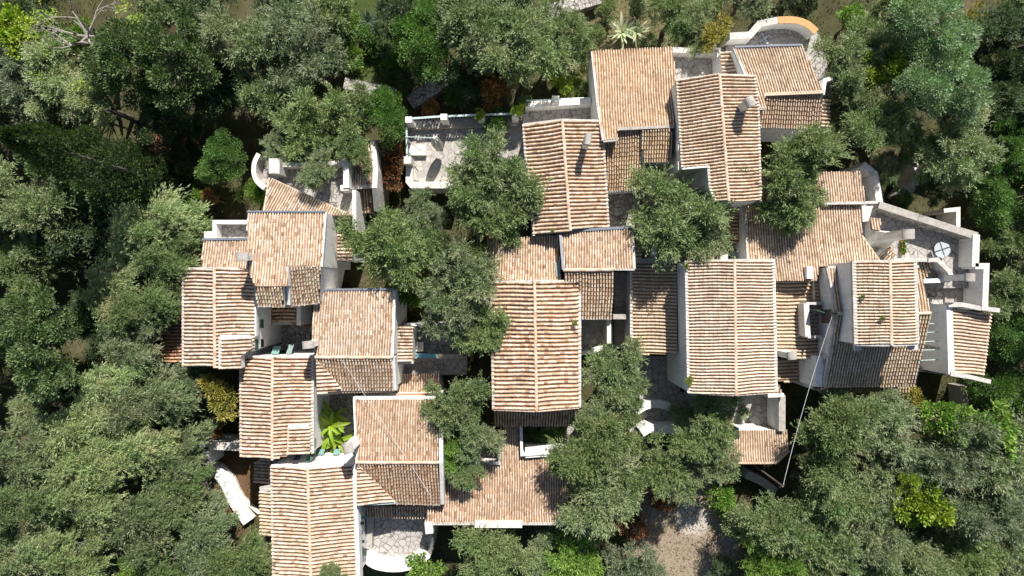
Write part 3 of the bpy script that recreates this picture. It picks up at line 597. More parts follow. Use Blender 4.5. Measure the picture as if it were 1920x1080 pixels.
t.wall([(1732, 527), (1783, 525)], .35, 4.3, 2, 'white'); t.wall([(1738, 488), (1757, 487), (1778, 507), (1784, 518), (1786, 524)], .28, 4.8, 2, 'stainw', 'cope', 'curved_wall'); t.wall([(1680, 494), (1692, 487), (1740, 487)], .28, 4.8, 2, 'stainw', 'cope')
r = t.roof([(1676, 492), (1692, 486), (1750, 487), (1738, 515), (1722, 530), (1690, 520)], (1715, 487, 4.6), (.45, 1), 22, 1, pitch=.24, tint=(.85, .8, .7))
r = t.roof([(1640, 487), (1670, 462), (1681, 482), (1660, 502)], (1675, 470, 4.9), (-.62, .78), 20, 2, pitch=.24)
r = t.roof([(1633, 409), (1652, 411), (1650, 432), (1634, 430)], (1640, 432, 4.6), (0, -1), 14, 2, pitch=.24); t.slab([(1616, 386), (1642, 386), (1642, 412), (1618, 416)], 4.2, 2, 'stainw', 'landing')
p = P(1648, 447, 3.9); p2 = P(1648, 447, 5.0); q0 = P(1688, 443, 7.2)
mb = MB(); bc = Vector((p.x - .1, p.y, 0)); tp = Vector((q0.x * (H - 5.5 * K) / (H - 7.2 * K) * .985, q0.y, 0)); tp = bc
mb.box((bc.x, bc.y, 4.45 * K), (2.0, 1.5, 1.7 * K), -.08, 0, .42); mb.box((bc.x, bc.y, 6.2 * K), (.82, .62, 1.9 * K), -.08); ch = t.put(mb, 'chimney', M['stainw'], 'broad hooded chimney with a narrow grey-capped shaft')
mb = MB(); vs = []
for y in (-.38, .38):
    for q in range(9): a = PI * q / 8; vs.append(Vector((bc.x - .48 * math.cos(a), bc.y + y, 7.15 * K + .04 + .42 * math.sin(a))))
mb.add(vs, [(q, q + 1, q + 10, q + 9) for q in range(8)] + [tuple(range(8, -1, -1)), tuple(range(9, 18)), (0, 9, 17, 8)]); t.put(mb, 'chimney_cap', M['conc'], parent=ch)
t.chimney(1822, 520, 2.9, 6.6, .8, .62, 0, 'conc', 'slim chimney at the terrace corner', 'white')
t = Site('pale concrete yard under the awning rods of the arched wall', 1750, 640, name='yard', cat='yard')
t.slab([(1700, 578), (1782, 578), (1786, 702), (1700, 695)], 1.7, .1, 'stainw'); t.wall([(1716, 690), (1775, 700)], .4, 2.2, .2, 'rubble')
t = Site('shaded flagged yard with a white side wall below the large eastern gable', 1400, 775, name='yard', cat='yard')
t.slab([(1180, 668), (1275, 668), (1275, 735), (1462, 735), (1462, 812), (1180, 812)], 1.6, .1, 'flag'); t.wall([(1466, 741), (1466, 808)], .5, 3.6, .1, 'white', 'conc'); t.wall([(1436, 741), (1470, 741)], .3, 3.4, .1, 'white')
t.wall(spline([(1192, 772), (1210, 761), (1232, 757), (1256, 763)]), .6, 2.6, .1, 'white', 'white', 'broken_wall'); t.wall([(1203, 812), (1216, 803), (1240, 806), (1300, 803)], .75, 3.0, .1, 'white', None, 'broken_wall'); t.wall([(1385, 808), (1425, 806)], .4, 3.2, .1, 'white')
t = Site('narrow dark stair climbing between the two central houses', 1160, 560, name='stair_alley', cat='stairs')
for i in range(13):
    y = 510 + i * 11; a = P(1152, y, 2.6 - i * .12); b = P(1178, y + 11, 2.6 - i * .12); mb = MB(); mb.box(((a.x + b.x) / 2, (a.y + b.y) / 2, (2.6 - i * .12) * K / 2 + .1), (b.x - a.x, a.y - b.y - .02, (2.6 - i * .12) * K - .2)); t.put(mb, 'step', M['conc'])
t.slab([(1086, 590), (1150, 595), (1150, 665), (1086, 665)], 1.4, .1, 'pale'); t.block(1162, 594, 1, 3.6, 1.1, .4, 0, 'conc', 'beam'); t.block(1142, 622, .2, 3.2, .35, 2.0, 0, 'stainw', 'pillar'); t.wall([(1088, 663), (1115, 658), (1140, 648)], .35, 2.5, .2, 'white')
t = Site('enclosed court round the olive in the middle, with dark doorway and orange planter', 1290, 440, name='courtyard', cat='courtyard')
t.slab([(1130, 355), (1215, 355), (1215, 315), (1290, 318), (1345, 352), (1405, 378), (1410, 492), (1190, 492), (1190, 425), (1130, 425)], 2.6, .1, 'rubble')
t.wall([(1226, 428), (1226, 486)], .45, 5.0, 1, 'white', None); t.wall([(1234, 430), (1234, 486)], .1, 4.5, 1, 'shutter', None, 'door'); t.wall([(1191, 489), (1280, 487)], .35, 5.2, 1, 'conc'); r = t.roof([(1269, 480), (1340, 478), (1340, 489), (1269, 490)], (1300, 489, 4.9), (0, -1), 12, 1)
t.roof([(1358, 380), (1384, 378), (1384, 456), (1358, 452)], (1384, 420, 4.2), (-1, 0), 12, 1, tint=(.85, .75, .65)); t.block(1358, 480, 2.6, 4.4, .6, .9, 0, 'stainw', 'parapet'); t.block(1378, 480, 2.6, 4.0, .7, .8, 0, 'glass', 'parapet'); t.slab([(1130, 355), (1200, 362), (1198, 428), (1135, 430)], 2.9, 1, 'rubble', 'landing')

def freewall(label, pts, w, h, mat='white', cap=None, name='garden_wall', cat='wall', zb=.1):
    t = Site(label, pts[0][0], pts[0][1], .5, name, cat); mb = MB(); mb.strip([P(x, y, h) for x, y in pts], w, zb=zb * K)
    if cap: t.wall(pts, w, h, zb, mat, cap, 'wall_body')
    else: t.put(mb, 'wall_body', M[mat])
    return t
t = freewall('white garden wall meeting the outer corner of the shuttered gabled house, squared corner', [(368, 834), (455, 838)], .6, 2.9, 'white', 'stainw'); t.wall([(386, 838), (386, 872)], .45, 2.9, .1, 'white', 'cope', 'wall_return')
freewall('broad white curved ramp wall sweeping down to the olives at lower left', spline([(391, 872), (410, 887), (426, 909), (437, 935), (452, 958), (466, 978)]), 1.0, 1.1, 'white', 'white', 'ramp_wall')
freewall('thin rough stone kerb running along the inner side of the white ramp wall', spline([(413, 872), (434, 892), (448, 922), (466, 945), (486, 962)]), .3, .85, 'stainw', None, 'stone_kerb')
freewall('dry stone track wall rising diagonally above the slatted balustrade terrace', [(768, 192), (800, 172), (832, 148), (866, 120)], 1.3, 1.2, 'rubble', None, 'stone_wall')
freewall('short dry stone wall in dappled shade left of the laurel', [(645, 155), (690, 165), (738, 175)], 1.0, 1.3, 'rubble', None, 'stone_wall')
freewall('stone lane edge running off the top of the picture', [(1030, 22), (1080, 6), (1140, -12)], 1.3, .9, 'rubble', None, 'stone_wall')
freewall('broken curved white wall among trees, right of the overhanging olive', spline([(1712, 300), (1722, 322), (1718, 342), (1702, 364)]), .5, 2.4, 'stainw', None, 'ruined_wall')
freewall('small grey wall with a leaning slab beyond the stone parapet', [(1770, 395), (1797, 392), (1797, 425)], .35, 2.4, 'stainw', None, 'ruined_wall')
freewall('thick white wall bordering the flagged strip under the overhanging olive', [(1618, 308), (1640, 326), (1645, 352), (1650, 382)], .55, 4.4, 'stainw', None, 'garden_wall')
freewall('pale wall end in the dark garden below the easternmost house', [(1808, 724), (1812, 770)], .5, 1.8, 'conc', None, 'garden_wall')
freewall('rough stone wall going down beside the bare dusty clearing', [(1400, 890), (1428, 902), (1455, 922)], .7, 1.6, 'conc', None, 'stone_wall')
freewall('short pale stone wall corner at the foot of the red lean-to roof', [(300, 678), (312, 690), (322, 702)], .6, 1.6, 'stainw', None, 'stone_wall')
freewall('concrete wall stub under the trees at the east end of the L-shaped roof', [(1070, 985), (1074, 1010)], .6, 2.0, 'conc', None, 'garden_wall')

# ------------------------------------------------------------------ loose things
def single(mb, name, mat, label, cat, group=None, smooth=False):
    n = len(mb.v); c = Vector((sum(v[0] for v in mb.v) / n, sum(v[1] for v in mb.v) / n, min(v[2] for v in mb.v)))
    o = mb.build(name, mat, None, c, smooth); o.location = c; return tag(o, label, cat, group)
# folded cantilever parasol
s = Site('folded cream cantilever parasol throwing a long shadow on the sunny terrace', 768, 270, 2.4, 'parasol', 'parasol')
b0 = P(771, 271, 2.4); top = b0 + Vector((0, 0, 3.0)); hub = P(813, 259, 5.0); hub = Vector((hub.x, hub.y, b0.z + 3.5))
mb = MB(); mb.tube([b0, top], .05, 8); s.put(mb, 'post', M['pole']); mb = MB(); mb.tube([top, hub], .045, 8); s.put(mb, 'arm', M['pole']); mb = MB(); mb.tube([b0 + Vector((0, 0, 1.2)), b0.lerp(Vector((hub.x, hub.y, b0.z)), .4) + Vector((.1, -.75, 1.6))], .04, 6); s.put(mb, 'strut', M['conc'])
vs = []; fs = []; L = [(0, .10), (-.4, .36), (-1.1, .44), (-1.9, .46), (-2.5, .34)]
for i, (z, r) in enumerate(L):
    for q in range(16): a = 2 * PI * q / 16; rr = r * (1 if q % 2 else .55); vs.append(hub + Vector((rr * math.cos(a) + .10 * z * -1, rr * math.sin(a) + .12 * z, z)))
for i in range(4): fs += [(i * 16 + q, i * 16 + (q + 1) % 16, (i + 1) * 16 + (q + 1) % 16, (i + 1) * 16 + q) for q in range(16)]
fs += [tuple(range(15, -1, -1)), tuple(range(64, 80))]; mb = MB(); mb.add(vs, fs); s.put(mb, 'canvas', M['canvas']); mb = MB(); mb.box((b0.x, b0.y, b0.z + .08), (.9, .9, .12)); s.put(mb, 'base', M['conc'])
# round slotted table
s = Site('round pale grey table split in four by a cross slot, on the eastern terrace', 1767, 469, 3.7, 'round_table', 'table')
c = P(1767, 468, 4.3)
for a in range(4):
    t0 = a * PI / 2 + .33; ctr = c + Vector((math.cos(t0 + PI / 4) * .07, math.sin(t0 + PI / 4) * .07, 0)); mb = MB(); mb.disc((ctr.x, ctr.y), .60, c.z - .05, c.z, 10, 0, t0, t0 + PI / 2); s.put(mb, 'table_top', M['table'])
mb = MB(); mb.tube([Vector((c.x, c.y, 3.7 * K)), Vector((c.x, c.y, c.z - .05))], .06, 8); s.put(mb, 'pedestal', M['iron']); mb = MB(); mb.disc((c.x, c.y), .3, 3.7 * K, 3.7 * K + .04, 16); s.put(mb, 'foot', M['iron'])
# parasol stand, an X of pale metal
s = Site('white X-shaped parasol stand lying on the rounded terrace', 1434, 72, 3.5, 'parasol_stand', 'stand'); c = P(1434, 72, 3.6)
for rz in (.55, 2.05): mb = MB(); mb.box(c + Vector((0, 0, .003 if rz > 1 else 0)), (1.0, .16, .1), rz); s.put(mb, 'bar', M['table'])
mb = MB(); mb.tube([c, c + Vector((0, 0, .4))], .05, 8); s.put(mb, 'socket', M['pole'])
# utility pole, cables
s = Site('bare dark utility pole leaning out of the trees at upper left', 332, 263, .3, 'utility_pole', 'pole'); b0 = P(332, 263, .3); mb = MB(); mb.tube([b0, b0 + Vector((0, 0, 5)), b0 + Vector((0, 0, 10.6))], [.16, .14, .11], 8); s.put(mb, 'shaft', M['darkwood']); mb = MB(); mb.tube([b0 + Vector((0, 0, 10.6)), b0 + Vector((0, 0, 10.75))], .07, 8); s.put(mb, 'cap', M['iron'])
def cable(label, a, b, sag, r=.022):
    mb = MB(); pts = [a.lerp(b, i / 16) - Vector((0, 0, sag * 4 * (i / 16) * (1 - i / 16))) for i in range(17)]; mb.tube(pts, r, 6); single(mb, 'overhead_cable', M['wire'], label, 'cable', 'white cables strung over the roofs')
cable('straight white cable running down from the eastern tower to the stone wall in the trees', P(1560, 594, 8.4), P(1468, 912, 6.3), .35, .017)
s = Site('thin wooden post among the lower right olives holding the end of the white cable', 1468, 912, .4, 'cable_post', 'pole'); q = P(1468, 912, 6.4); mb = MB(); mb.tube([Vector((q.x, q.y, .3)), q], [.09, .07], 8); s.put(mb, 'shaft', M['bark']); mb = MB(); mb.box(q - Vector((0, 0, .15)), (.5, .08, .1), .6); s.put(mb, 'crossbar', M['darkwood'])
cable('thin slack cable crossing the white-coped square roof', P(640, 674, 7.1), P(808, 930, 6.2), .05, .012)
# banana plant
s = Site('bright yellow-green banana plant filling the deep patio', 632, 785, 1.6, 'banana_plant', 'plant'); b0 = P(634, 792, 1.6)
def leafmesh(b, az_, el0, L, wd, droop, mi=0):
    mb = MB(); d = Vector((math.cos(az_), math.sin(az_), 0)); sd_ = Vector((-d.y, d.x, 0)); p = Vector(b); e = el0; n = 9; vs = []
    for i in range(n + 1):
        u = i / n; w_ = wd * (math.sin(PI * min(1, u * .93 + .07)) ** .6) * (1 if i < n else .1)
        up = Vector((0, 0, 1)); vs += [p + sd_ * w_ + up * w_ * .35, p.copy(), p - sd_ * w_ + up * w_ * .35]
        p = p + (d * math.cos(e) + up * math.sin(e)) * (L / n); e -= droop / n
    mb.add(vs, [(3 * i + j, 3 * i + j + 1, 3 * i + j + 4, 3 * i + j + 3) for i in range(n) for j in (0, 1)]); return mb
mb = MB(); stems = []
for dx, dy, hh in ((0, .3, 2.6), (-.35, -.6, 1.8), (.35, -1.2, 1.5), (.2, 1.0, 2.0)):
    q = b0 + Vector((dx, dy, 0)); mb.tube([q, q + Vector((0, 0, hh))], [.14, .09], 8); stems.append(q + Vector((0, 0, hh)))
s.put(mb, 'stem', M['leaf']).color = (.16, .2, .05, 1)
for si, q in enumerate(stems):
    for j in range(9 if si == 0 else 7):
        a = random.uniform(0, 1) + j * 2 * PI / (9 if si == 0 else 7) + si
        ob = s.put(leafmesh(q, a, random.uniform(.55, 1.0), random.uniform(1.2, 2.2), random.uniform(.13, .22), random.uniform(1.0, 1.7)), 'leaf', M['leaf']); k = random.uniform(.8, 1.15); ob.color = (.24 * k, .36 * k * random.uniform(.85, 1.05), .03, 1)
# agaves
def agave(label, px, py, h, R, col, n=26):
    s = Site(label, px, py, h, 'agave', 'plant', 'agaves on the slope'); b = P(px, py, h)
    for j in range(n):
        a = j * 2.4 + random.uniform(-.2, .2); e = .35 + .9 * j / n; L = R * random.uniform(.8, 1.1); mb = leafmesh(b, a, e, L, R * .07, .5); o = s.put(mb, 'leaf', M['leaf']); o.color = (*col, 1)
agave('largest pale spiky agave on the sunny grass slope at the top', 1166, 62, .6, 1.75, (.52, .53, .42)); agave('second pale agave touching the largest one on its right', 1192, 62, .6, 1.4, (.50, .51, .40)); agave('agave with striped leaves below the orange-leaved olive', 1068, 118, .7, 1.2, (.38, .38, .26))
agave('dark blue-green agave near the top, left of the round laurel', 690, 42, .6, 1.4, (.10, .13, .10)); agave('small spiky agave in long grass beside the round laurel', 722, 96, .6, .95, (.15, .2, .14)); agave('bluish agave in shade just above the slatted balustrade', 860, 185, .8, 1.3, (.16, .21, .18))
# pots, chairs, benches
def pot(label, px, py, h, r, col, R=.45):
    s = Site(label, px, py, h, 'potted_plant', 'potted plant'); b = P(px, py, h); mb = MB(); mb.tube([b, b + Vector((0, 0, r * 1.2))], [r * .75, r], 12); s.put(mb, 'pot', M['terra']); mb = MB()
    for j in range(160):
        a = random.uniform(0, 2 * PI); e = random.uniform(.1, 1.5); d = Vector((math.cos(a) * math.cos(e), math.sin(a) * math.cos(e), math.sin(e))); q = b + Vector((0, 0, r * 1.1)) + d * R * random.uniform(.3, .8); sd_ = d.orthogonal().normalized() * .05; t_ = q + d * R * .4; mb.add([q, q + d * .1 + sd_, t_, q + d * .1 - sd_], [(0, 1, 2, 3)])
    s.put(mb, 'foliage', M['leaf']).color = (*col, 1)
pot('big round bushy pot plant by the awning rods', 1733, 676, 1.75, .35, (.16, .18, .04), .75)
for i, (y, lb) in enumerate(((453, 'first clipped green pot plant from the stone parapet, near the broad chimney'), (464, 'middle clipped green pot plant near the broad chimney'), (472, 'pot plant of the row by the broad chimney closest to the white coping'))): pot(lb, 1690, y, 3.75, .17, (.12, .24, .03), .28)
def chair(label, px, py, h, rz):
    s = Site(label, px, py, h, 'garden_chair', 'chair', 'terracotta garden chairs'); b = P(px, py, h); R = Matrix.Rotation(rz, 3, 'Z')
    def bx(n_, o, sz): mb = MB(); mb.box(b + R @ Vector(o), sz, rz); s.put(mb, n_, M['terra'])
    bx('seat', (0, 0, .43), (.5, .5, .06)); bx('backrest', (0, .25, .72), (.5, .05, .5))
    for x in (-.2, .2):
        for y in (-.2, .2): bx('leg', (x, y, .2), (.05, .05, .4))
chair('orange garden chair tucked against the house in the shaded west court, upper one', 580, 596, 1.2, .2); chair('orange garden chair in the shaded west court, lower one', 578, 606, 1.2, 2.9)
mb = MB(); q = P(800, 667, 2.75); mb.box(q, (1.6, .35, .1)); mb.box(q - Vector((.65, 0, .3)), (.1, .3, .5)); mb.box(q - Vector((-.65, 0, .3)), (.1, .3, .5)); single(mb, 'bench', M['blue'], 'faded blue bench top in the small shadowed yard', 'bench')
mb = MB(); q = P(784, 650, 2.1); mb.box(q, (.95, .8, .1)); [mb.box(q + Vector((x, y, -.3)), (.08, .08, .5)) for x in (-.4, .4) for y in (-.32, .32)]; single(mb, 'low_table', M['canvas'], 'square beige low table in the small shadowed yard', 'table')

# ------------------------------------------------------------------ vegetation
def quads_mesh(name, V, mats, midx=None):
    n = len(V); me = bpy.data.meshes.new(name); me.vertices.add(n * 4); me.vertices.foreach_set('co', V.astype(np.float32).ravel())
    me.loops.add(n * 4); me.loops.foreach_set('vertex_index', np.arange(n * 4, dtype=np.int32)); me.polygons.add(n)
    me.polygons.foreach_set('loop_start', np.arange(0, n * 4, 4, dtype=np.int32)); me.polygons.foreach_set('loop_total', np.full(n, 4, dtype=np.int32))
    for m in mats: me.materials.append(m)
    if midx is not None: me.polygons.foreach_set('material_index', midx.astype(np.int32))
    me.update(calc_edges=True); me.validate(); return me
def unit(a): return a / np.maximum(1e-6, np.linalg.norm(a, axis=-1, keepdims=True))
def blades(base, d, L, W, rng, upb=.8, nbias=None):
    n = len(base); nr = rng.normal(size=(n, 3)); nr[:, 2] += upb * 2
    if nbias is not None: nr += nbias
    s = unit(np.cross(d, nr)); L = L[:, None]; W = W[:, None]; nn = unit(np.cross(s, d))
    m = base + d * L * .45
    return np.stack([base, m + s * W / 2 + nn * W * .15, base + d * L, m - s * W / 2 + nn * W * .15], 1)
RAD = [1]
def crown(seed, R, kz, nc, rc, ns, L, W, wind=None, clumpy=1.0, radial=1.0, upb=.8, fill=.55, dirup=.3, strand=0.0):
    """crown of leaf sprays: nc clumps on an irregular dome of radius R, ns sprays each"""
    rng = np.random.default_rng(seed); ph = rng.uniform(0, 6.28, 4); cs = []
    for i in range(nc):
        for _ in range(40):
            v = unit(rng.normal(size=3)); v[2] = v[2] if v[2] > -.25 else -v[2]
            az_ = math.atan2(v[1], v[0]); lob = 1 + .22 * math.sin(2 * az_ + ph[0]) + .18 * math.sin(3 * az_ + ph[1]) + .08 * math.sin(5 * az_ + ph[2])
            rr = R * lob * (rng.uniform(fill, .92)); c = v * rr; c[2] = c[2] * kz + R * rng.uniform(-.16, .2)
            if all(np.linalg.norm((c - q) * (1, 1, .8)) > rc * .62 * clumpy for q, _ in cs): break
        cs.append((c, rc * rng.uniform(.65, 1.25)))
    out = []
    for c, r in cs:
        k = int(ns * (r / rc) ** 2); oc = unit(c + np.array([0, 0, R * .6]))[None, :]
        kb = int(k * strand)                                    # leaves set along drooping twigs
        if kb > 0:
            nb = max(5, kb // 15); bd = unit(rng.normal(size=(nb, 3)) * .8 + oc * .75 + np.array([0, 0, .15]) + (np.array(wind) * .5 if wind is not None else 0)); bl = r * rng.uniform(.8, 1.75, nb); bo = c + rng.normal(size=(nb, 3)) * r * .25
            j = rng.integers(0, nb, kb); u = rng.random(kb) ** .75; p1 = bo[j] + bd[j] * (bl[j] * u)[:, None] + rng.normal(size=(kb, 3)) * .055; p1[:, 2] -= (u * bl[j]) ** 2 * .12
            d1 = bd[j] + rng.normal(size=(kb, 3)) * .42
            if wind is not None: d1 += np.array(wind)[None, :] * .8
            out.append(blades(p1, unit(d1), L * rng.uniform(.55, 1.2, kb), W * rng.uniform(.6, 1.2, kb), rng, upb, oc * .8))
        k -= kb
        v = unit(rng.normal(size=(k, 3))); v[:, 2] = np.where(rng.random(k) < .7, np.abs(v[:, 2]), v[:, 2])
        rad = r * rng.random(k) ** .5; p = c + v * rad[:, None] * np.array([1, 1, .75])
        d = v * radial + oc * .55 + rng.normal(size=(k, 3)) * .38; d[:, 2] += dirup
        if wind is not None: d += np.array(wind)[None, :] * rng.uniform(.6, 1.4, (k, 1))
        d = unit(d); out.append(blades(p, d, L * rng.uniform(.6, 1.35, k), W * rng.uniform(.6, 1.3, k), rng, upb, oc * .8))
    V = np.concatenate(out); mi = np.zeros(len(V), int)
    tw = []                                                     # visible twigs
    for c, r in cs[::2]:
        a = np.array([0, 0, -R * .35]); m = c * .55 + np.array([0, 0, -.05 * R]) + rng.normal(size=3) * .1 * R; pts = [a, m, c, c + unit(c) * r * .5]
        for j in range(3):
            p, q = pts[j], pts[j + 1]; d = q - p; w = R * (.02, .012, .006)[j]
            for s in (unit(np.cross(d, [0, 0, 1.0]) + 1e-6), np.array([0, 0, 1.0])): tw.append([p - s * w, p + s * w, q + s * w * .7, q - s * w * .7])
    tw = np.array(tw); V = np.concatenate([V, tw]); mi = np.concatenate([mi, np.ones(len(tw), int)])
    RAD[0] = float(np.percentile(np.hypot(V[:, 2, 0], V[:, 2, 1]), 93))
    me = quads_mesh('crown', V, [M['leaf'], M['greybark']], mi); me['rad'] = RAD[0]; return me
def bare_crown(seed):
    rg = random.Random(seed); mb = MB(); tips = []
    def grow(p, d, L, r, lv):
        pts = [p]; q = p
        for i in range(3): d = (d + Vector((rg.gauss(0, .22), rg.gauss(0, .22), rg.gauss(0, .12)))).normalized(); q = q + d * L / 3; pts.append(q)
        mb.tube(pts, [r, r * .85, r * .7, r * .55], 5, 1)
        if lv == 0: tips.append(q); return
        for s in range(3 if lv > 1 else 2):
            a = rg.uniform(-.9, .9); e = Matrix.Rotation(a, 3, 'Z') @ d; e.z = d.z * .6 + rg.uniform(-.05, .25); grow(pts[rg.choice((2, 3))], e.normalized(), L * rg.uniform(.6, .85), r * .55, lv - 1)
    for i in range(6): a = i * 1.05 + rg.uniform(-.3, .3); grow(Vector((0, 0, -.8)), Vector((math.cos(a), math.sin(a), .35)), 1.8, .075, 3)
    for p in tips:
        if rg.random() < .45:
            for j in range(14):
                b = p + Vector((rg.gauss(0, .22), rg.gauss(0, .22), rg.gauss(0, .1))); d = Vector((rg.gauss(0, 1), rg.gauss(0, 1), .3)).normalized(); s = Vector((-d.y, d.x, 0)) * .05; mb.add([b, b + d * .1 + s, b + d * .22, b + d * .1 - s], [(0, 1, 2, 3)], 0)
    me = bpy.data.meshes.new('crown'); me.from_pydata(mb.v, [], mb.f); me.materials.append(M['leaf']); me.materials.append(M['greybark']); me.polygons.foreach_set('material_index', mb.mi); me['rad'] = 3.6; return me
def cypress(seed, Hh, R):
    rng = np.random.default_rng(seed); k = 9000; u = rng.random(k) ** .8; a = rng.uniform(0, 6.28, k); prof = np.minimum(1, (1 - u) * 2.2) ** .7 * np.minimum(1, .55 + u * 3)
    r = R * prof * (.82 + .18 * np.sin(a * 5 + u * 23) + rng.normal(size=k) * .06); p = np.stack([r * np.cos(a), r * np.sin(a), u * Hh], 1)
    d = np.stack([np.cos(a) * .45, np.sin(a) * .45, np.ones(k)], 1) + rng.normal(size=(k, 3)) * .3; d = unit(d)
    return quads_mesh('crown', blades(p, d, rng.uniform(.25, .6, k), rng.uniform(.1, .2, k), rng, .1, np.stack([np.cos(a), np.sin(a), a * 0 + .4], 1) * 2), [M['leaf']])
def trunk_mesh(seed, limbs=6, spread=1.7):
    rng = random.Random(seed); mb = MB(); x = y = 0; path = []
    for i in range(5): path.append((x, y, i * .14)); x += rng.uniform(-.12, .12); y += rng.uniform(-.12, .12)
    mb.tube(path, [.34, .27, .24, .21, .19], 8); e = Vector(path[-1])
    for i in range(limbs):
        a = i * 2 * PI / limbs + rng.uniform(-.4, .4); s_ = spread * rng.uniform(.6, 1.1); d = Vector((math.cos(a), math.sin(a), 0))
        p1 = e + d * s_ * .35 + Vector((0, 0, .15)); p2 = e + d * s_ * .75 + Vector((rng.uniform(-.2, .2), rng.uniform(-.2, .2), .32)); p3 = e + d * s_ * 1.1 + Vector((0, 0, rng.uniform(.4, .6)))
        mb.tube([e - Vector((0, 0, .05)), p1, p2, p3], [.15, .11, .07, .03], 6)
    return mb
def mesh_of(mb, name, mat):
    me = bpy.data.meshes.new(name); me.from_pydata(mb.v, [], mb.f); me.materials.append(mat); me.polygons.foreach_set('use_smooth', [True] * len(me.polygons)); return me
TR = [mesh_of(trunk_mesh(s), 'trunk', M['bark']) for s in (1, 2, 3)]; TRG = mesh_of(trunk_mesh(5, 7, 2.1), 'trunk', M['greybark'])
CR = {
 'olive': [(3.0, crown(s, 3.0, .6, 27, .74, 1050, .26, .06, clumpy=1.25, upb=1.5, fill=.35, strand=.62)) for s in (1, 2, 3, 4, 5)],
 'loose': [(3.0, crown(s, 3.0, .55, 20, .7, 760, .28, .058, clumpy=1.4, upb=1.4, fill=.25, strand=.75)) for s in (6, 7)],
 'windy': [(3.0, crown(s, 3.0, .6, 26, .76, 950, .32, .06, wind=(.95, .62, .05), radial=.6, clumpy=1.35, upb=1.6, fill=.35, strand=.55)) for s in (11, 12, 13)],
 'holm': [(3.6, crown(s, 3.6, .75, 75, .62, 330, .2, .11, clumpy=1.5, upb=1.0)) for s in (21, 22, 23)],
 'laurel': [(2.4, crown(s, 2.4, .75, 34, .8, 420, .2, .095, radial=1.2, dirup=.6, upb=1.2, clumpy=1.3)) for s in (31, 32)],
 'broad': [(2.2, crown(s, 2.2, .6, 24, .6, 120, .3, .2, clumpy=1.2, upb=1.2)) for s in (41, 42)],
 'spray': [(2.2, crown(s, 2.2, .6, 20, .6, 130, .38, .12, clumpy=1.2, upb=1.0, fill=.3)) for s in (51, 52)],
 'shrub': [(1.2, crown(s, 1.2, .7, 16, .5, 170, .24, .09)) for s in (61, 62)],
 'grey': [(3.4, crown(s, 3.4, .8, 50, .78, 400, .24, .085, clumpy=1.2)) for s in (71, 72)],
 'sparse': [(3.4, bare_crown(81))],
}
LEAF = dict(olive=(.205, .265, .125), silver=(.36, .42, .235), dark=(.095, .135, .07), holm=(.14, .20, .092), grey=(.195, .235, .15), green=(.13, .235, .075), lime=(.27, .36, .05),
    yellow=(.36, .31, .07), gold=(.30, .28, .08), orange=(.34, .19, .07), rust=(.24, .115, .06), bluegreen=(.23, .335, .20), fresh=(.20, .32, .075), sage=(.25, .30, .175))
REST = dict(olive=.72, loose=.72, windy=.72, holm=.72, laurel=.6, broad=.55, spray=.5, shrub=.45, grey=.72, sparse=.8)
used = {}
def tree(kind, px, py, rpx, zc, col, label, name=None, group=None, ground_h=None):
    c = P(px, py, zc); r = rpx * (H - zc * K) / F; lst = CR[kind]; i = used.get(kind, 0); used[kind] = i + 1; me = lst[i % len(lst)][1]; R0 = me['rad']
    g = gz(c.x, c.y) - .05 if ground_h is None else ground_h * K; shr = kind in ('shrub', 'broad', 'spray') and rpx < 42
    nm = name or {'olive': 'olive_tree', 'loose': 'olive_tree', 'windy': 'olive_tree', 'holm': 'evergreen_tree', 'laurel': 'laurel_tree', 'broad': 'leafy_tree', 'spray': 'leafy_tree', 'shrub': 'shrub', 'grey': 'silvery_tree', 'sparse': 'bare_tree'}[kind]
    if shr: nm = name or 'shrub'
    o = empty(nm, (c.x, c.y, g), label, 'shrub' if nm == 'shrub' else 'tree', group or ('shrubs around the hamlet' if nm == 'shrub' else 'trees around the hamlet'))
    k = r / R0; cr = bpy.data.objects.new('crown', me); COL.objects.link(cr); cr.parent = o; cr.location = (0, 0, c.z - g); cr.rotation_euler = (0, 0, 0 if kind == 'windy' else random.uniform(0, 6.28)); cr.scale = (k, k, k * random.uniform(.9, 1.1))
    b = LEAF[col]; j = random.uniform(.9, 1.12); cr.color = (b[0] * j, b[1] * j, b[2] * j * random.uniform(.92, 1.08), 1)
    t = bpy.data.objects.new('trunk', TRG if kind == 'sparse' else TR[i % 3]); COL.objects.link(t); t.parent = o; hz = max(.5, c.z - g); t.rotation_euler = (0, 0, random.uniform(0, 6.28)); w_ = max(.25, k) * (R0 / 3.0); t.scale = (w_ * (.45 if kind == 'sparse' else 1), w_ * (.45 if kind == 'sparse' else 1), hz)
    return o
T = tree
# --- upper left
T('broad', 36, 70, 56, 4.8, 'lime', 'yellow-green leafy tree at the very top left corner of the picture')
T('sparse', 150, 60, 100, 5.6, 'lime', 'half-bare tree with pale twisting branches at the top left')
T('spray', 155, 75, 38, 2.0, 'fresh', 'lime-leaved undershrub below the pale bare branches')
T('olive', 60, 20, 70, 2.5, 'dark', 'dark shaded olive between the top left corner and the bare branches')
T('loose', 20, 140, 62, 3.8, 'grey', 'thin greyish olive on the left edge below the yellow-green corner tree')
T('olive', 110, 155, 70, 4.2, 'silver', 'silvery olive left of the utility pole top')
T('olive', 178, 190, 48, 4.6, 'silver', 'small silvery olive touching the top of the dark utility pole')
T('olive', 50, 205, 50, 3, 'grey', 'grey thin olive just above the long cypress')
T('holm', 305, 120, 112, 6.0, 'holm', 'huge dark evergreen with knobbly clumps right of the utility pole')
T('holm', 330, 225, 70, 3.2, 'dark', 'lower dark evergreen in shade at the foot of the utility pole')
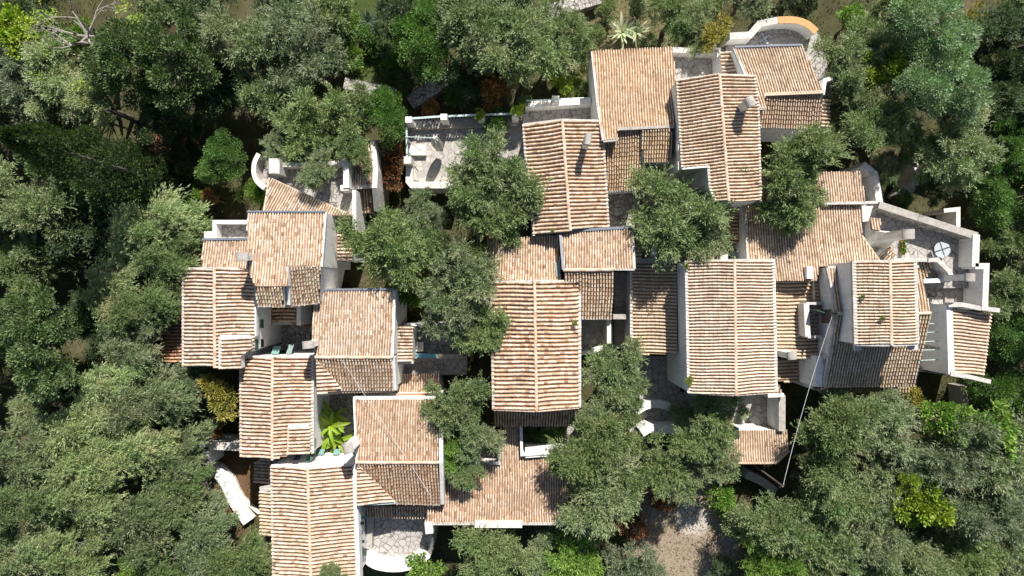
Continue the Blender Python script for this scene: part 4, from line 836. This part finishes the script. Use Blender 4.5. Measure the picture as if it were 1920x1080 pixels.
T('olive', 395, 40, 62, 4.2, 'dark', 'dark olive at the top edge right of the huge knobbly evergreen')
T('olive', 300, 20, 60, 4.0, 'olive', 'olive on the top edge above the huge knobbly evergreen')
T('olive', 470, 95, 82, 5.2, 'sage', 'rounded grey-green olive, left one of the big pair in the upper left middle')
T('loose', 578, 105, 88, 5.2, 'grey', 'greyer twiggy olive, right one of the big pair in the upper left middle')
T('olive', 515, 180, 60, 4.2, 'olive', 'olive hanging below the big grey-green pair, above the dark hollow')
T('olive', 430, 160, 55, 3.4, 'dark', 'shaded olive wedged between the knobbly evergreen and the grey-green pair')
T('olive', 520, 14, 60, 3.6, 'dark', 'dark olive cut by the top edge above the grey-green pair')
T('olive', 620, 12, 55, 3.2, 'olive', 'olive cut by the top edge above the bright green shrub')
T('spray', 648, 60, 36, 1.8, 'fresh', 'bright green feathery shrub left of the dark agave')
T('laurel', 800, 85, 68, 4.2, 'green', 'dense round mid-green laurel above the diagonal stone track')
T('loose', 600, 245, 75, 5.0, 'olive', 'open olive with visible branches above the northwest flagged terrace')
T('olive', 545, 265, 48, 4.6, 'sage', 'olive leaning over the pillar of the northwest flagged terrace')
T('olive', 598, 318, 36, 6.0, 'sage', 'small olive bough hanging over the parapet of the northwest terrace')
T('olive', 655, 215, 58, 4.6, 'olive', 'olive between the short stone wall and the little slanted roof')
T('laurel', 722, 215, 48, 4.2, 'green', 'fresh green bushy tree left of the balustrade corner post')
T('olive', 672, 290, 34, 5.4, 'olive', 'olive tuft overhanging the top of the little slanted roof')
T('laurel', 420, 298, 46, 4.0, 'green', 'pale green rounded shrub-like tree left of the northwest terrace', 'leafy_tree')
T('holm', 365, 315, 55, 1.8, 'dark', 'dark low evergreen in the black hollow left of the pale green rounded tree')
T('shrub', 472, 362, 27, 2.4, 'fresh', 'vivid green shrub at the tip of the triangular roof')
T('shrub', 372, 385, 30, 2.2, 'fresh', 'shrub with scattered orange blossom above the tiny pale blue terrace')
T('shrub', 395, 372, 18, 2.6, 'orange', 'orange flowering sprig beside the tiny pale blue terrace')
T('shrub', 725, 288, 36, 2.6, 'rust', 'rusty red-brown shrub left of the sunny balustrade terrace, upper half')
T('shrub', 733, 332, 30, 2.4, 'rust', 'rusty red-brown shrub left of the sunny balustrade terrace, lower half')
T('shrub', 703, 385, 26, 1.4, 'fresh', 'green shrub in the gap below the rusty shrubs')
T('olive', 745, 25, 52, 3.4, 'dark', 'dark olive cropped by the top edge above the round laurel')
T('shrub', 700, 70, 26, 1.2, 'green', 'low dark green bush between the two agaves left of the round laurel'); T('shrub', 660, 110, 30, 1.3, 'fresh', 'low bright bush above the short dry stone wall'); T('shrub', 735, 125, 24, 1.2, 'green', 'low green bush right of the short dry stone wall')
T('shrub', 770, 150, 26, 1.4, 'dark', 'dark bush against the foot of the round laurel'); T('shrub', 845, 170, 28, 1.6, 'green', 'green bush between the diagonal stone track and the balustrade'); T('shrub', 808, 205, 20, 2.0, 'orange', 'orange bush peeping over the balustrade, between its first two posts')
T('shrub', 1110, 70, 24, 1.2, 'olive', 'low bush on the sunny grass slope, left of the largest agave'); T('shrub', 1215, 85, 22, 1.2, 'olive', 'low bush on the sunny grass slope, against the right agave'); T('shrub', 1140, 25, 24, 1.2, 'sage', 'low bush at the top of the sunny grass slope'); T('shrub', 1085, 165, 22, 1.8, 'fresh', 'bright bush at the foot of the ochre-roofed house wall')
T('olive', 1060, 90, 46, 3.4, 'olive', 'small olive on the left border of the sunny grass slope')
T('shrub', 1200, 20, 24, 1.3, 'dark', 'dark bush at the top edge right of the sunny grass slope')
# --- upper middle and right
T('olive', 905, 60, 84, 5.2, 'olive', 'large olive at the top middle, just right of the round laurel')
T('olive', 985, 95, 82, 5.2, 'sage', 'grey-green olive at top middle above the white-posted parapet')
T('loose', 1040, 45, 55, 4.4, 'olive', 'olive at the top middle nearest the sunny grass slope')
T('olive', 960, 10, 60, 4.2, 'dark', 'olive cropped by the top edge between two larger olives')
T('shrub', 935, 150, 48, 3.0, 'orange', 'orange-leaved climber growing through the top middle olives')
T('olive', 895, 150, 50, 2.6, 'dark', 'dark olive in shade above the balustrade terrace')
T('spray', 1052, 140, 36, 2.4, 'lime', 'yellow-green shrub beside the white wall of the ochre roof')
T('shrub', 900, 214, 12, 4.2, 'lime', 'tuft of creeper on the third white balustrade post', 'creeper'); T('shrub', 970, 208, 14, 4.2, 'lime', 'tuft of creeper on the last white balustrade post', 'creeper')
T('shrub', 932, 228, 26, 2.9, 'green', 'dark green creeper draped over the balustrade', 'creeper'); T('shrub', 985, 190, 14, 3.6, 'green', 'creeper clump at the left end of the white-posted parapet', 'creeper')
T('shrub', 1330, 20, 36, 3.0, 'olive', 'small olive-green bush at the top edge above the yellow bush')
T('olive', 1262, 30, 50, 3.4, 'olive', 'olive at the top edge right of the largest agave')
T('olive', 1300, 55, 46, 3.6, 'sage', 'olive just above the mossy parapet of the flagged patio')
T('spray', 1338, 65, 36, 4.6, 'gold', 'golden yellow bush leaning onto the mossy parapet')
T('olive', 1400, -4, 48, 4.2, 'sage', 'olive at the top edge above the orange-topped curved wall')
T('holm', 1490, -12, 52, 2.4, 'dark', 'dark tree in shade above the orange-topped curved wall')
T('shrub', 1600, 40, 34, 3.0, 'fresh', 'bright leafy bush at the top edge right of the curved terrace')
T('olive', 1598, 105, 62, 5.0, 'sage', 'olive right of the orange-topped curved wall')
T('olive', 1660, 45, 60, 4.4, 'olive', 'olive at the top edge left of the tall silvery tree')
T('spray', 1655, 140, 44, 5.6, 'lime', 'yellow-green bush between the olive and the tall silvery tree')
T('spray', 1692, 105, 40, 5.2, 'fresh', 'green bush tucked in the shade left of the tall silvery tree')
T('olive', 1600, 185, 62, 5.0, 'sage', 'olive right of the skewed pale roof')
T('grey', 1745, 60, 84, 7.0, 'bluegreen', 'tall silvery blue-green tree at top right, upper crown')
T('grey', 1765, 165, 76, 7.0, 'bluegreen', 'tall silvery blue-green tree at top right, lower neighbour')
T('spray', 1830, 50, 34, 2.6, 'gold', 'rusty yellow bush in shade at the top right')
T('olive', 1885, 45, 62, 3.4, 'dark', 'dark olive at the top right corner')
T('holm', 1880, 130, 60, 2.6, 'dark', 'dark evergreen on the right edge below the corner olive')
T('olive', 1872, 205, 64, 2.8, 'dark', 'shaded olive on the right edge beside the silvery trees')
T('olive', 1655, 235, 66, 5.4, 'olive', 'olive above the thick white garden wall in the northeast')
T('loose', 1565, 245, 30, 4.2, 'olive', 'thin olive tuft against the lower east strip of the skewed-roof house')
T('olive', 1795, 280, 72, 5.6, 'sage', 'broad olive shading the ruined curved wall on the right')
T('olive', 1720, 290, 46, 4.6, 'olive', 'smaller olive just left of the broad olive that shades the ruined wall')
T('olive', 1745, 350, 34, 3.6, 'dark', 'small dark olive between the ruined wall and the stone parapet')
T('olive', 1670, 310, 34, 3.8, 'sage', 'small olive beside the thick white garden wall')
T('shrub', 1688, 372, 22, 2.4, 'green', 'low green shrub against the outside of the stone parapet')
T('holm', 1880, 300, 60, 2.8, 'green', 'dark green tree at the right edge below the shaded olive')
T('laurel', 1862, 385, 52, 2.8, 'green', 'glossy green tree at the right edge beside the leaning slab')
T('spray', 1835, 345, 30, 2.0, 'fresh', 'bright shrub with yellow flowers behind the small grey ruined wall')
T('olive', 1895, 450, 50, 3.0, 'olive', 'grey-green olive on the right edge level with the round table')
T('olive', 1890, 545, 55, 3.0, 'olive', 'olive on the right edge level with the white corner wall')
T('laurel', 1895, 640, 55, 2.6, 'green', 'glossy green tree on the right edge beside the curved-edged roof')
T('laurel', 1875, 735, 55, 2.4, 'green', 'glossy green tree on the right edge below the curved-edged roof')
# --- among the houses
T('olive', 1474, 322, 92, 6.8, 'olive', 'big olive overhanging the wide pale roof in the northeast')
T('olive', 1490, 398, 44, 6.6, 'olive', 'lower bough-like olive resting on the wide pale roof')
T('olive', 1248, 398, 90, 6.4, 'olive', 'olive filling the enclosed court in the middle, left crown')
T('olive', 1320, 408, 74, 6.0, 'sage', 'olive filling the enclosed court in the middle, right crown')
T('olive', 928, 338, 82, 6.4, 'olive', 'olive overlapping the sunny balustrade terrace and the chimney roof')
T('olive', 905, 405, 76, 6.0, 'olive', 'olive directly below the sunny terrace, left of the chimney roof')
T('loose', 790, 395, 44, 4.4, 'sage', 'slim pale olive in the gap below the sunny terrace')
T('olive', 720, 460, 76, 6.0, 'olive', 'olive right of the tall white east wall in the west group')
T('olive', 790, 470, 56, 4.6, 'olive', 'olive in the central thicket right of the tall white wall olive')
T('spray', 760, 540, 40, 3.0, 'fresh', 'fresh green shrub in the gap right of the chimneyed west house')
T('loose', 870, 530, 72, 6.2, 'sage', 'olive overlapping the low left corner of the central pale roofs')
T('loose', 845, 585, 70, 5.8, 'grey', 'greyish twiggy olive left of the big central gable')
T('olive', 905, 625, 50, 6.4, 'olive', 'olive spilling over the west eave of the big central gable')
T('olive', 860, 760, 62, 5.4, 'olive', 'olive between the white-coped square roof and the big central gable')
T('olive', 895, 820, 46, 5.4, 'sage', 'small olive below the southwest corner of the big central gable')
T('laurel', 850, 840, 42, 5.0, 'fresh', 'bright green tree hugging the white coping above the L-shaped roof')
T('olive', 875, 890, 32, 5.4, 'olive', 'small olive tuft hanging over the L-shaped roof')
T('olive', 1155, 690, 62, 5.0, 'olive', 'olive between the big central gable and the large eastern gable')
T('olive', 1115, 785, 52, 5.0, 'sage', 'olive at the right foot of the big central gable')
T('olive', 1172, 745, 46, 4.2, 'olive', 'olive partly hiding the broken white walls')
T('olive', 1110, 850, 76, 5.8, 'olive', 'large olive covering the right end of the L-shaped roof, upper crown')
T('olive', 1130, 925, 76, 5.6, 'sage', 'large olive covering the right end of the L-shaped roof, lower crown')
T('loose', 1225, 868, 62, 4.6, 'olive', 'olive just above the dusty clearing')
T('loose', 1340, 772, 60, 5.2, 'olive', 'olive overlapping the lower eave of the large eastern gable')
T('loose', 1290, 775, 30, 3.6, 'sage', 'smaller olive by the broken white walls under the large eastern gable')
T('loose', 1350, 872, 44, 4.6, 'sage', 'olive overlapping the small clipped-corner roof')
T('shrub', 1035, 822, 34, 2.9, 'green', 'dark green shrub inside the walled planting bed'); T('shrub', 1000, 815, 22, 2.8, 'dark', 'smaller dark shrub in the left corner of the walled planting bed')
# --- bottom and right
T('olive', 920, 1040, 74, 4.6, 'olive', 'olive at the bottom edge below the L-shaped roof')
T('olive', 1000, 1060, 56, 4.0, 'sage', 'olive at the bottom edge, middle of three below the L-shaped roof')
T('olive', 1075, 1040, 66, 4.0, 'fresh', 'yellowish-green olive at the bottom edge left of the dusty clearing')
T('broad', 795, 1072, 40, 3.0, 'fresh', 'broad-leaved green shrub below the half-round patio')
T('loose', 1190, 1062, 52, 1.6, 'grey', 'sparse greyish scrub on the near edge of the dusty clearing')
T('shrub', 1185, 985, 30, 1.0, 'rust', 'brown dry bush on the left of the dusty clearing'); T('shrub', 1345, 935, 34, 1.0, 'fresh', 'low grassy green bush at the upper right of the dusty clearing'); T('shrub', 1375, 975, 34, 1.1, 'sage', 'greyish bush on the right rim of the dusty clearing'); T('loose', 1352, 1072, 30, 2.2, 'dark', 'dark bush at the bottom edge in the dusty clearing'); T('shrub', 1240, 935, 26, 1.0, 'rust', 'brown scrub at the top of the dusty clearing')
T('olive', 1318, 828, 56, 4.8, 'olive', 'olive covering the left half of the small clipped-corner roof')
T('loose', 1275, 905, 36, 4.4, 'sage', 'thin olive branch reaching over the top of the dusty clearing')
T('olive', 1560, 815, 78, 5.4, 'olive', 'olive right of the hanging cable, below the eastern tower')
T('olive', 1655, 800, 72, 5.4, 'sage', 'olive directly below the shaded slope of the eastern tower')
T('loose', 1665, 880, 62, 4.8, 'sage', 'olive behind the lime-green tree in the lower right')
T('olive', 1760, 855, 82, 5.4, 'grey', 'wide greyish olive below the feathery bright green tree')
T('olive', 1870, 860, 76, 5.0, 'sage', 'olive at the right edge below the feathery bright green tree')
T('broad', 1778, 788, 50, 6.0, 'fresh', 'feathery bright green tree below the easternmost house, left half'); T('broad', 1858, 800, 52, 6.0, 'fresh', 'feathery bright green tree below the easternmost house, right half')
T('spray', 1708, 742, 30, 2.6, 'gold', 'small yellowish shrub under the gutter of the eastern tower')
T('olive', 1545, 925, 74, 5.0, 'olive', 'olive just right of the lower end of the hanging cable')
T('olive', 1465, 975, 68, 4.6, 'olive', 'olive at the right side of the dusty clearing')
T('olive', 1435, 1045, 58, 4.2, 'fresh', 'fresh green olive at the bottom edge right of the dusty clearing')
T('olive', 1630, 965, 72, 4.8, 'sage', 'olive left of the lime-green tree')
T('olive', 1535, 1035, 72, 4.6, 'olive', 'olive at the bottom edge in the right half, between two others')
T('broad', 1735, 945, 52, 6.0, 'lime', 'lime-green leafy tree standing out among the olives at lower right')
T('spray', 1702, 905, 24, 6.0, 'lime', 'small lime sprig above the lime-green leafy tree')
T('olive', 1840, 955, 76, 5.0, 'grey', 'greyish olive at the right edge beside the lime-green tree')
T('olive', 1700, 1055, 66, 4.4, 'sage', 'olive at the bottom edge below the lime-green tree')
T('olive', 1800, 1045, 70, 4.4, 'olive', 'olive at the bottom edge near the lower right corner')
T('olive', 1895, 1045, 60, 4.4, 'sage', 'olive in the lower right corner')
T('olive', 1620, 1062, 50, 4.2, 'olive', 'smaller olive at the bottom edge left of the lime-green tree olive')
# --- left side
T('olive', 50, 400, 78, 4.4, 'sage', 'olive on the left edge below the long cypress')
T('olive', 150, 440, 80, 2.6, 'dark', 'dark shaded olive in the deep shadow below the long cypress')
T('holm', 150, 330, 90, 3.2, 'holm', 'knobbly evergreen under the leaning cypress on the left')
T('holm', 245, 350, 68, 3.6, 'holm', 'knobbly evergreen right of the leaning cypress')
T('olive', 55, 490, 62, 3.4, 'olive', 'olive on the left edge above the round knobbly evergreen')
T('windy', 310, 415, 74, 5.0, 'silver', 'windswept silvery olive left of the tiny pale blue terrace')
T('windy', 335, 480, 66, 5.0, 'olive', 'windswept olive touching the north end of the westmost gable')
T('windy', 225, 540, 66, 4.8, 'silver', 'windswept silvery olive left of the westmost gable, in the middle of the thicket')
T('windy', 290, 570, 60, 5.4, 'olive', 'windswept olive overhanging the red lean-to roof')
T('holm', 75, 625, 104, 6.0, 'holm', 'big round knobbly evergreen on the left edge')
T('windy', 265, 645, 62, 4.8, 'sage', 'olive left of the red lean-to roof, lower one')
T('olive', 190, 610, 56, 4.0, 'dark', 'dark olive between the round knobbly evergreen and the red lean-to')
T('windy', 215, 735, 68, 5.0, 'silver', 'windswept silvery olive below the round knobbly evergreen')
T('windy', 305, 745, 72, 5.0, 'sage', 'windswept olive left of the yellow shrub')
T('olive', 350, 715, 40, 4.0, 'grey', 'small greyish olive at the lower corner of the westmost gable')
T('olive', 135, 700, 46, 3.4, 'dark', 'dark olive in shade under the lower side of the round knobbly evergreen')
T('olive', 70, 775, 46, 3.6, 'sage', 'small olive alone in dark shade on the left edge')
T('spray', 416, 742, 44, 5.0, 'gold', 'yellow shrub between the westmost gable and the shuttered gabled house')
T('loose', 375, 790, 36, 2.6, 'grey', 'grey bare twiggy bush below the yellow shrub'); T('shrub', 402, 808, 18, 2.4, 'orange', 'orange autumn sprig above the squared white wall corner')
T('windy', 60, 845, 70, 4.8, 'sage', 'windswept olive on the left edge of the lower left thicket')
T('windy', 160, 815, 72, 5.0, 'silver', 'windswept silvery olive in the upper part of the lower left thicket')
T('windy', 255, 840, 76, 5.2, 'silver', 'palest windswept olive in the middle of the lower left thicket')
T('windy', 345, 850, 58, 4.6, 'sage', 'windswept olive touching the squared white wall corner')
T('windy', 350, 915, 62, 4.8, 'olive', 'windswept olive on the left of the curved ramp wall')
T('windy', 80, 935, 72, 4.8, 'olive', 'olive on the left edge of the lower left thicket, second from the bottom')
T('windy', 190, 920, 74, 5.2, 'silver', 'bright windswept olive at the heart of the lower left thicket')
T('windy', 285, 975, 72, 5.0, 'sage', 'windswept olive left of the lower end of the curved ramp wall')
T('windy', 60, 1030, 66, 4.6, 'silver', 'silvery windswept olive in the lower left corner')
T('windy', 170, 1035, 68, 4.6, 'silver', 'silvery windswept olive at the bottom edge near the lower left corner')
T('windy', 395, 1005, 66, 4.8, 'sage', 'windswept olive at the lower end of the curved ramp wall')
T('windy', 470, 1045, 60, 5.4, 'olive', 'olive overlapping the left eave of the southernmost gabled house')
T('windy', 340, 1062, 56, 4.4, 'olive', 'olive at the bottom edge, lower left, under its windswept neighbour')
T('windy', 265, 1065, 46, 3.8, 'fresh', 'greener olive at the bottom edge between windswept ones')
T('olive', 625, 1078, 28, 7.0, 'olive', 'olive tip poking over the bottom end of the southernmost roof')
# --- just beyond the frame, closing the wood
for q, (x, y, r_, zc, cl) in enumerate(((-60, 60, 70, 4, 'olive'), (-70, 200, 70, 4, 'dark'), (-60, 330, 80, 4, 'olive'), (-70, 470, 80, 4, 'olive'), (-70, 600, 80, 4, 'dark'), (-60, 730, 70, 4, 'olive'), (-70, 880, 80, 4, 'sage'), (-50, 1010, 80, 4, 'olive'),
    (1990, 60, 80, 4, 'olive'), (1985, 200, 80, 4, 'dark'), (1990, 330, 80, 4, 'olive'), (1985, 470, 70, 4, 'olive'), (1985, 600, 70, 4, 'green'), (1985, 760, 70, 4, 'green'), (1985, 900, 80, 4, 'sage'), (1985, 1040, 80, 4, 'olive'))):
    T('olive', x, y, r_, zc, cl, 'olive in the wood beyond the picture edge', group='olives of the surrounding wood')
for x, y, zc, r_, lb in ((1078, 605, 6.75, 6, 'weed tuft on the right slope of the big central gable'), (1617, 556, 9.25, 5, 'weed tuft on the left slope of the gabled tower'), (1655, 597, 9.5, 5, 'lower weed tuft near the ridge of the gabled tower'), (1292, 713, 7.3, 9, 'creeper at the lower left corner of the large eastern gable'), (1288, 500, 7.3, 6, 'weed at the upper left corner of the large eastern gable'), (1035, 433, 6.8, 4, 'weed at the lower end of the chimneyed central gable'), (518, 574, 6.8, 4, 'moss tuft in the gutter above the shaded west court')):
    T('shrub', x, y, r_, zc, 'lime', lb, 'weed', 'weeds growing on the roofs', zc - .15)
# --- the tall cypress
c = P(318, 345, .4); o = empty('cypress', (c.x, c.y, gz(c.x, c.y) - .05), 'tall narrow dark cypress leaning out to the left edge', 'tree', 'trees around the hamlet')
cr = bpy.data.objects.new('crown', cypress(91, 19.5, 2.3)); COL.objects.link(cr); cr.parent = o; cr.location = (0, 0, .8); cr.color = (.07, .105, .045, 1)
mb = MB(); mb.tube([(0, 0, 0), (0, 0, 8), (.1, 0, 19)], [.3, .2, .04], 8); t = mb.build('trunk', M['bark'], o)
# --- litter on the clearing
rng = np.random.default_rng(8); n = 3500; ctr = P(1280, 1010, .4); xy = rng.normal(size=(n, 2)) * (3.6, 4.2) + (ctr.x, ctr.y); z = np.array([gz(x, y) for x, y in xy]); d = rng.normal(size=(n, 3)); d[:, 2] = np.abs(d[:, 2]) * .18; d = unit(d)
me = quads_mesh('leaf_litter', blades(np.stack([xy[:, 0], xy[:, 1], z + .01], 1), d, rng.uniform(.08, .34, n), rng.uniform(.03, .09, n), rng, 2.0), [M['leaf']]); g = bpy.data.objects.new('leaf_litter', me); COL.objects.link(g); g.color = (.22, .175, .12, 1); tag(g, 'dry leaves and twigs scattered over the dusty clearing', 'leaf litter', kind='stuff')
# --- low growth on the slope
rng = np.random.default_rng(5); n = 150000; xy = np.stack([rng.uniform(-52, 52, n), rng.uniform(-32, 32, n)], 1)
dn = np.sin(xy[:, 0] * .5 + 1) * np.cos(xy[:, 1] * .6) + np.sin(xy[:, 0] * 1.7) * np.sin(xy[:, 1] * 1.3 + 2) * .6 + rng.normal(size=n) * .5
ctr = P(1280, 1005, .4); ex = (((xy[:, 0] - ctr.x) / 4.6) ** 2 + ((xy[:, 1] - ctr.y) / 5.5) ** 2) > 1
keep = (dn > -.1) & ex; xy = xy[keep]; n = len(xy); z = np.array([gz(x, y) for x, y in xy]); base = np.stack([xy[:, 0], xy[:, 1], z - .03], 1)
d = rng.normal(size=(n, 3)) * .7; d[:, 2] = np.abs(d[:, 2]) + .55; d = unit(d)
me = quads_mesh('undergrowth', blades(base, d, rng.uniform(.15, .5, n), rng.uniform(.04, .11, n), rng, .5), [M['leaf']]); g = bpy.data.objects.new('undergrowth', me); COL.objects.link(g); g.color = (.10, .13, .04, 1); tag(g, 'low grass and weeds between the trees and houses', 'undergrowth', kind='stuff')


# ------------------------------------------------------------------ light, sky, camera
az, el = math.radians(15.5), math.radians(46)
sd = Vector((math.sin(az) * math.cos(el), math.cos(az) * math.cos(el), math.sin(el)))
sun = bpy.data.lights.new('sun', 'SUN'); sun.energy = 5.0; sun.angle = math.radians(.53); sun.color = (1.0, .955, .89)
so = bpy.data.objects.new('sun', sun); COL.objects.link(so); so.rotation_euler = (-sd).to_track_quat('-Z', 'Y').to_euler(); so.location = (20, 60, 90)
w = bpy.data.worlds.new('World'); scene.world = w; w.use_nodes = True
nt = w.node_tree; bg = nt.nodes.get('Background') or nt.nodes.new('ShaderNodeBackground')
sky = nt.nodes.new('ShaderNodeTexSky'); sky.sky_type = 'NISHITA'; sky.sun_disc = False; sky.sun_elevation = el; sky.sun_rotation = az
nt.links.new(sky.outputs[0], bg.inputs[0]); bg.inputs[1].default_value = .062
wo = nt.nodes.get('World Output') or nt.nodes.new('ShaderNodeOutputWorld'); nt.links.new(bg.outputs[0], wo.inputs[0])
cam = bpy.data.cameras.new('camera'); cam.sensor_width = 36; cam.lens = 24; cam.clip_end = 1000
co = bpy.data.objects.new('camera', cam); COL.objects.link(co); co.location = (0, 0, H); co.rotation_euler = (0, 0, 0); scene.camera = co
scene.view_settings.view_transform = 'Standard'; scene.view_settings.look = 'None'; scene.view_settings.exposure = .6; scene.view_settings.gamma = 1
scene.cycles.max_bounces = 5; scene.cycles.diffuse_bounces = 2; scene.cycles.transmission_bounces = 3
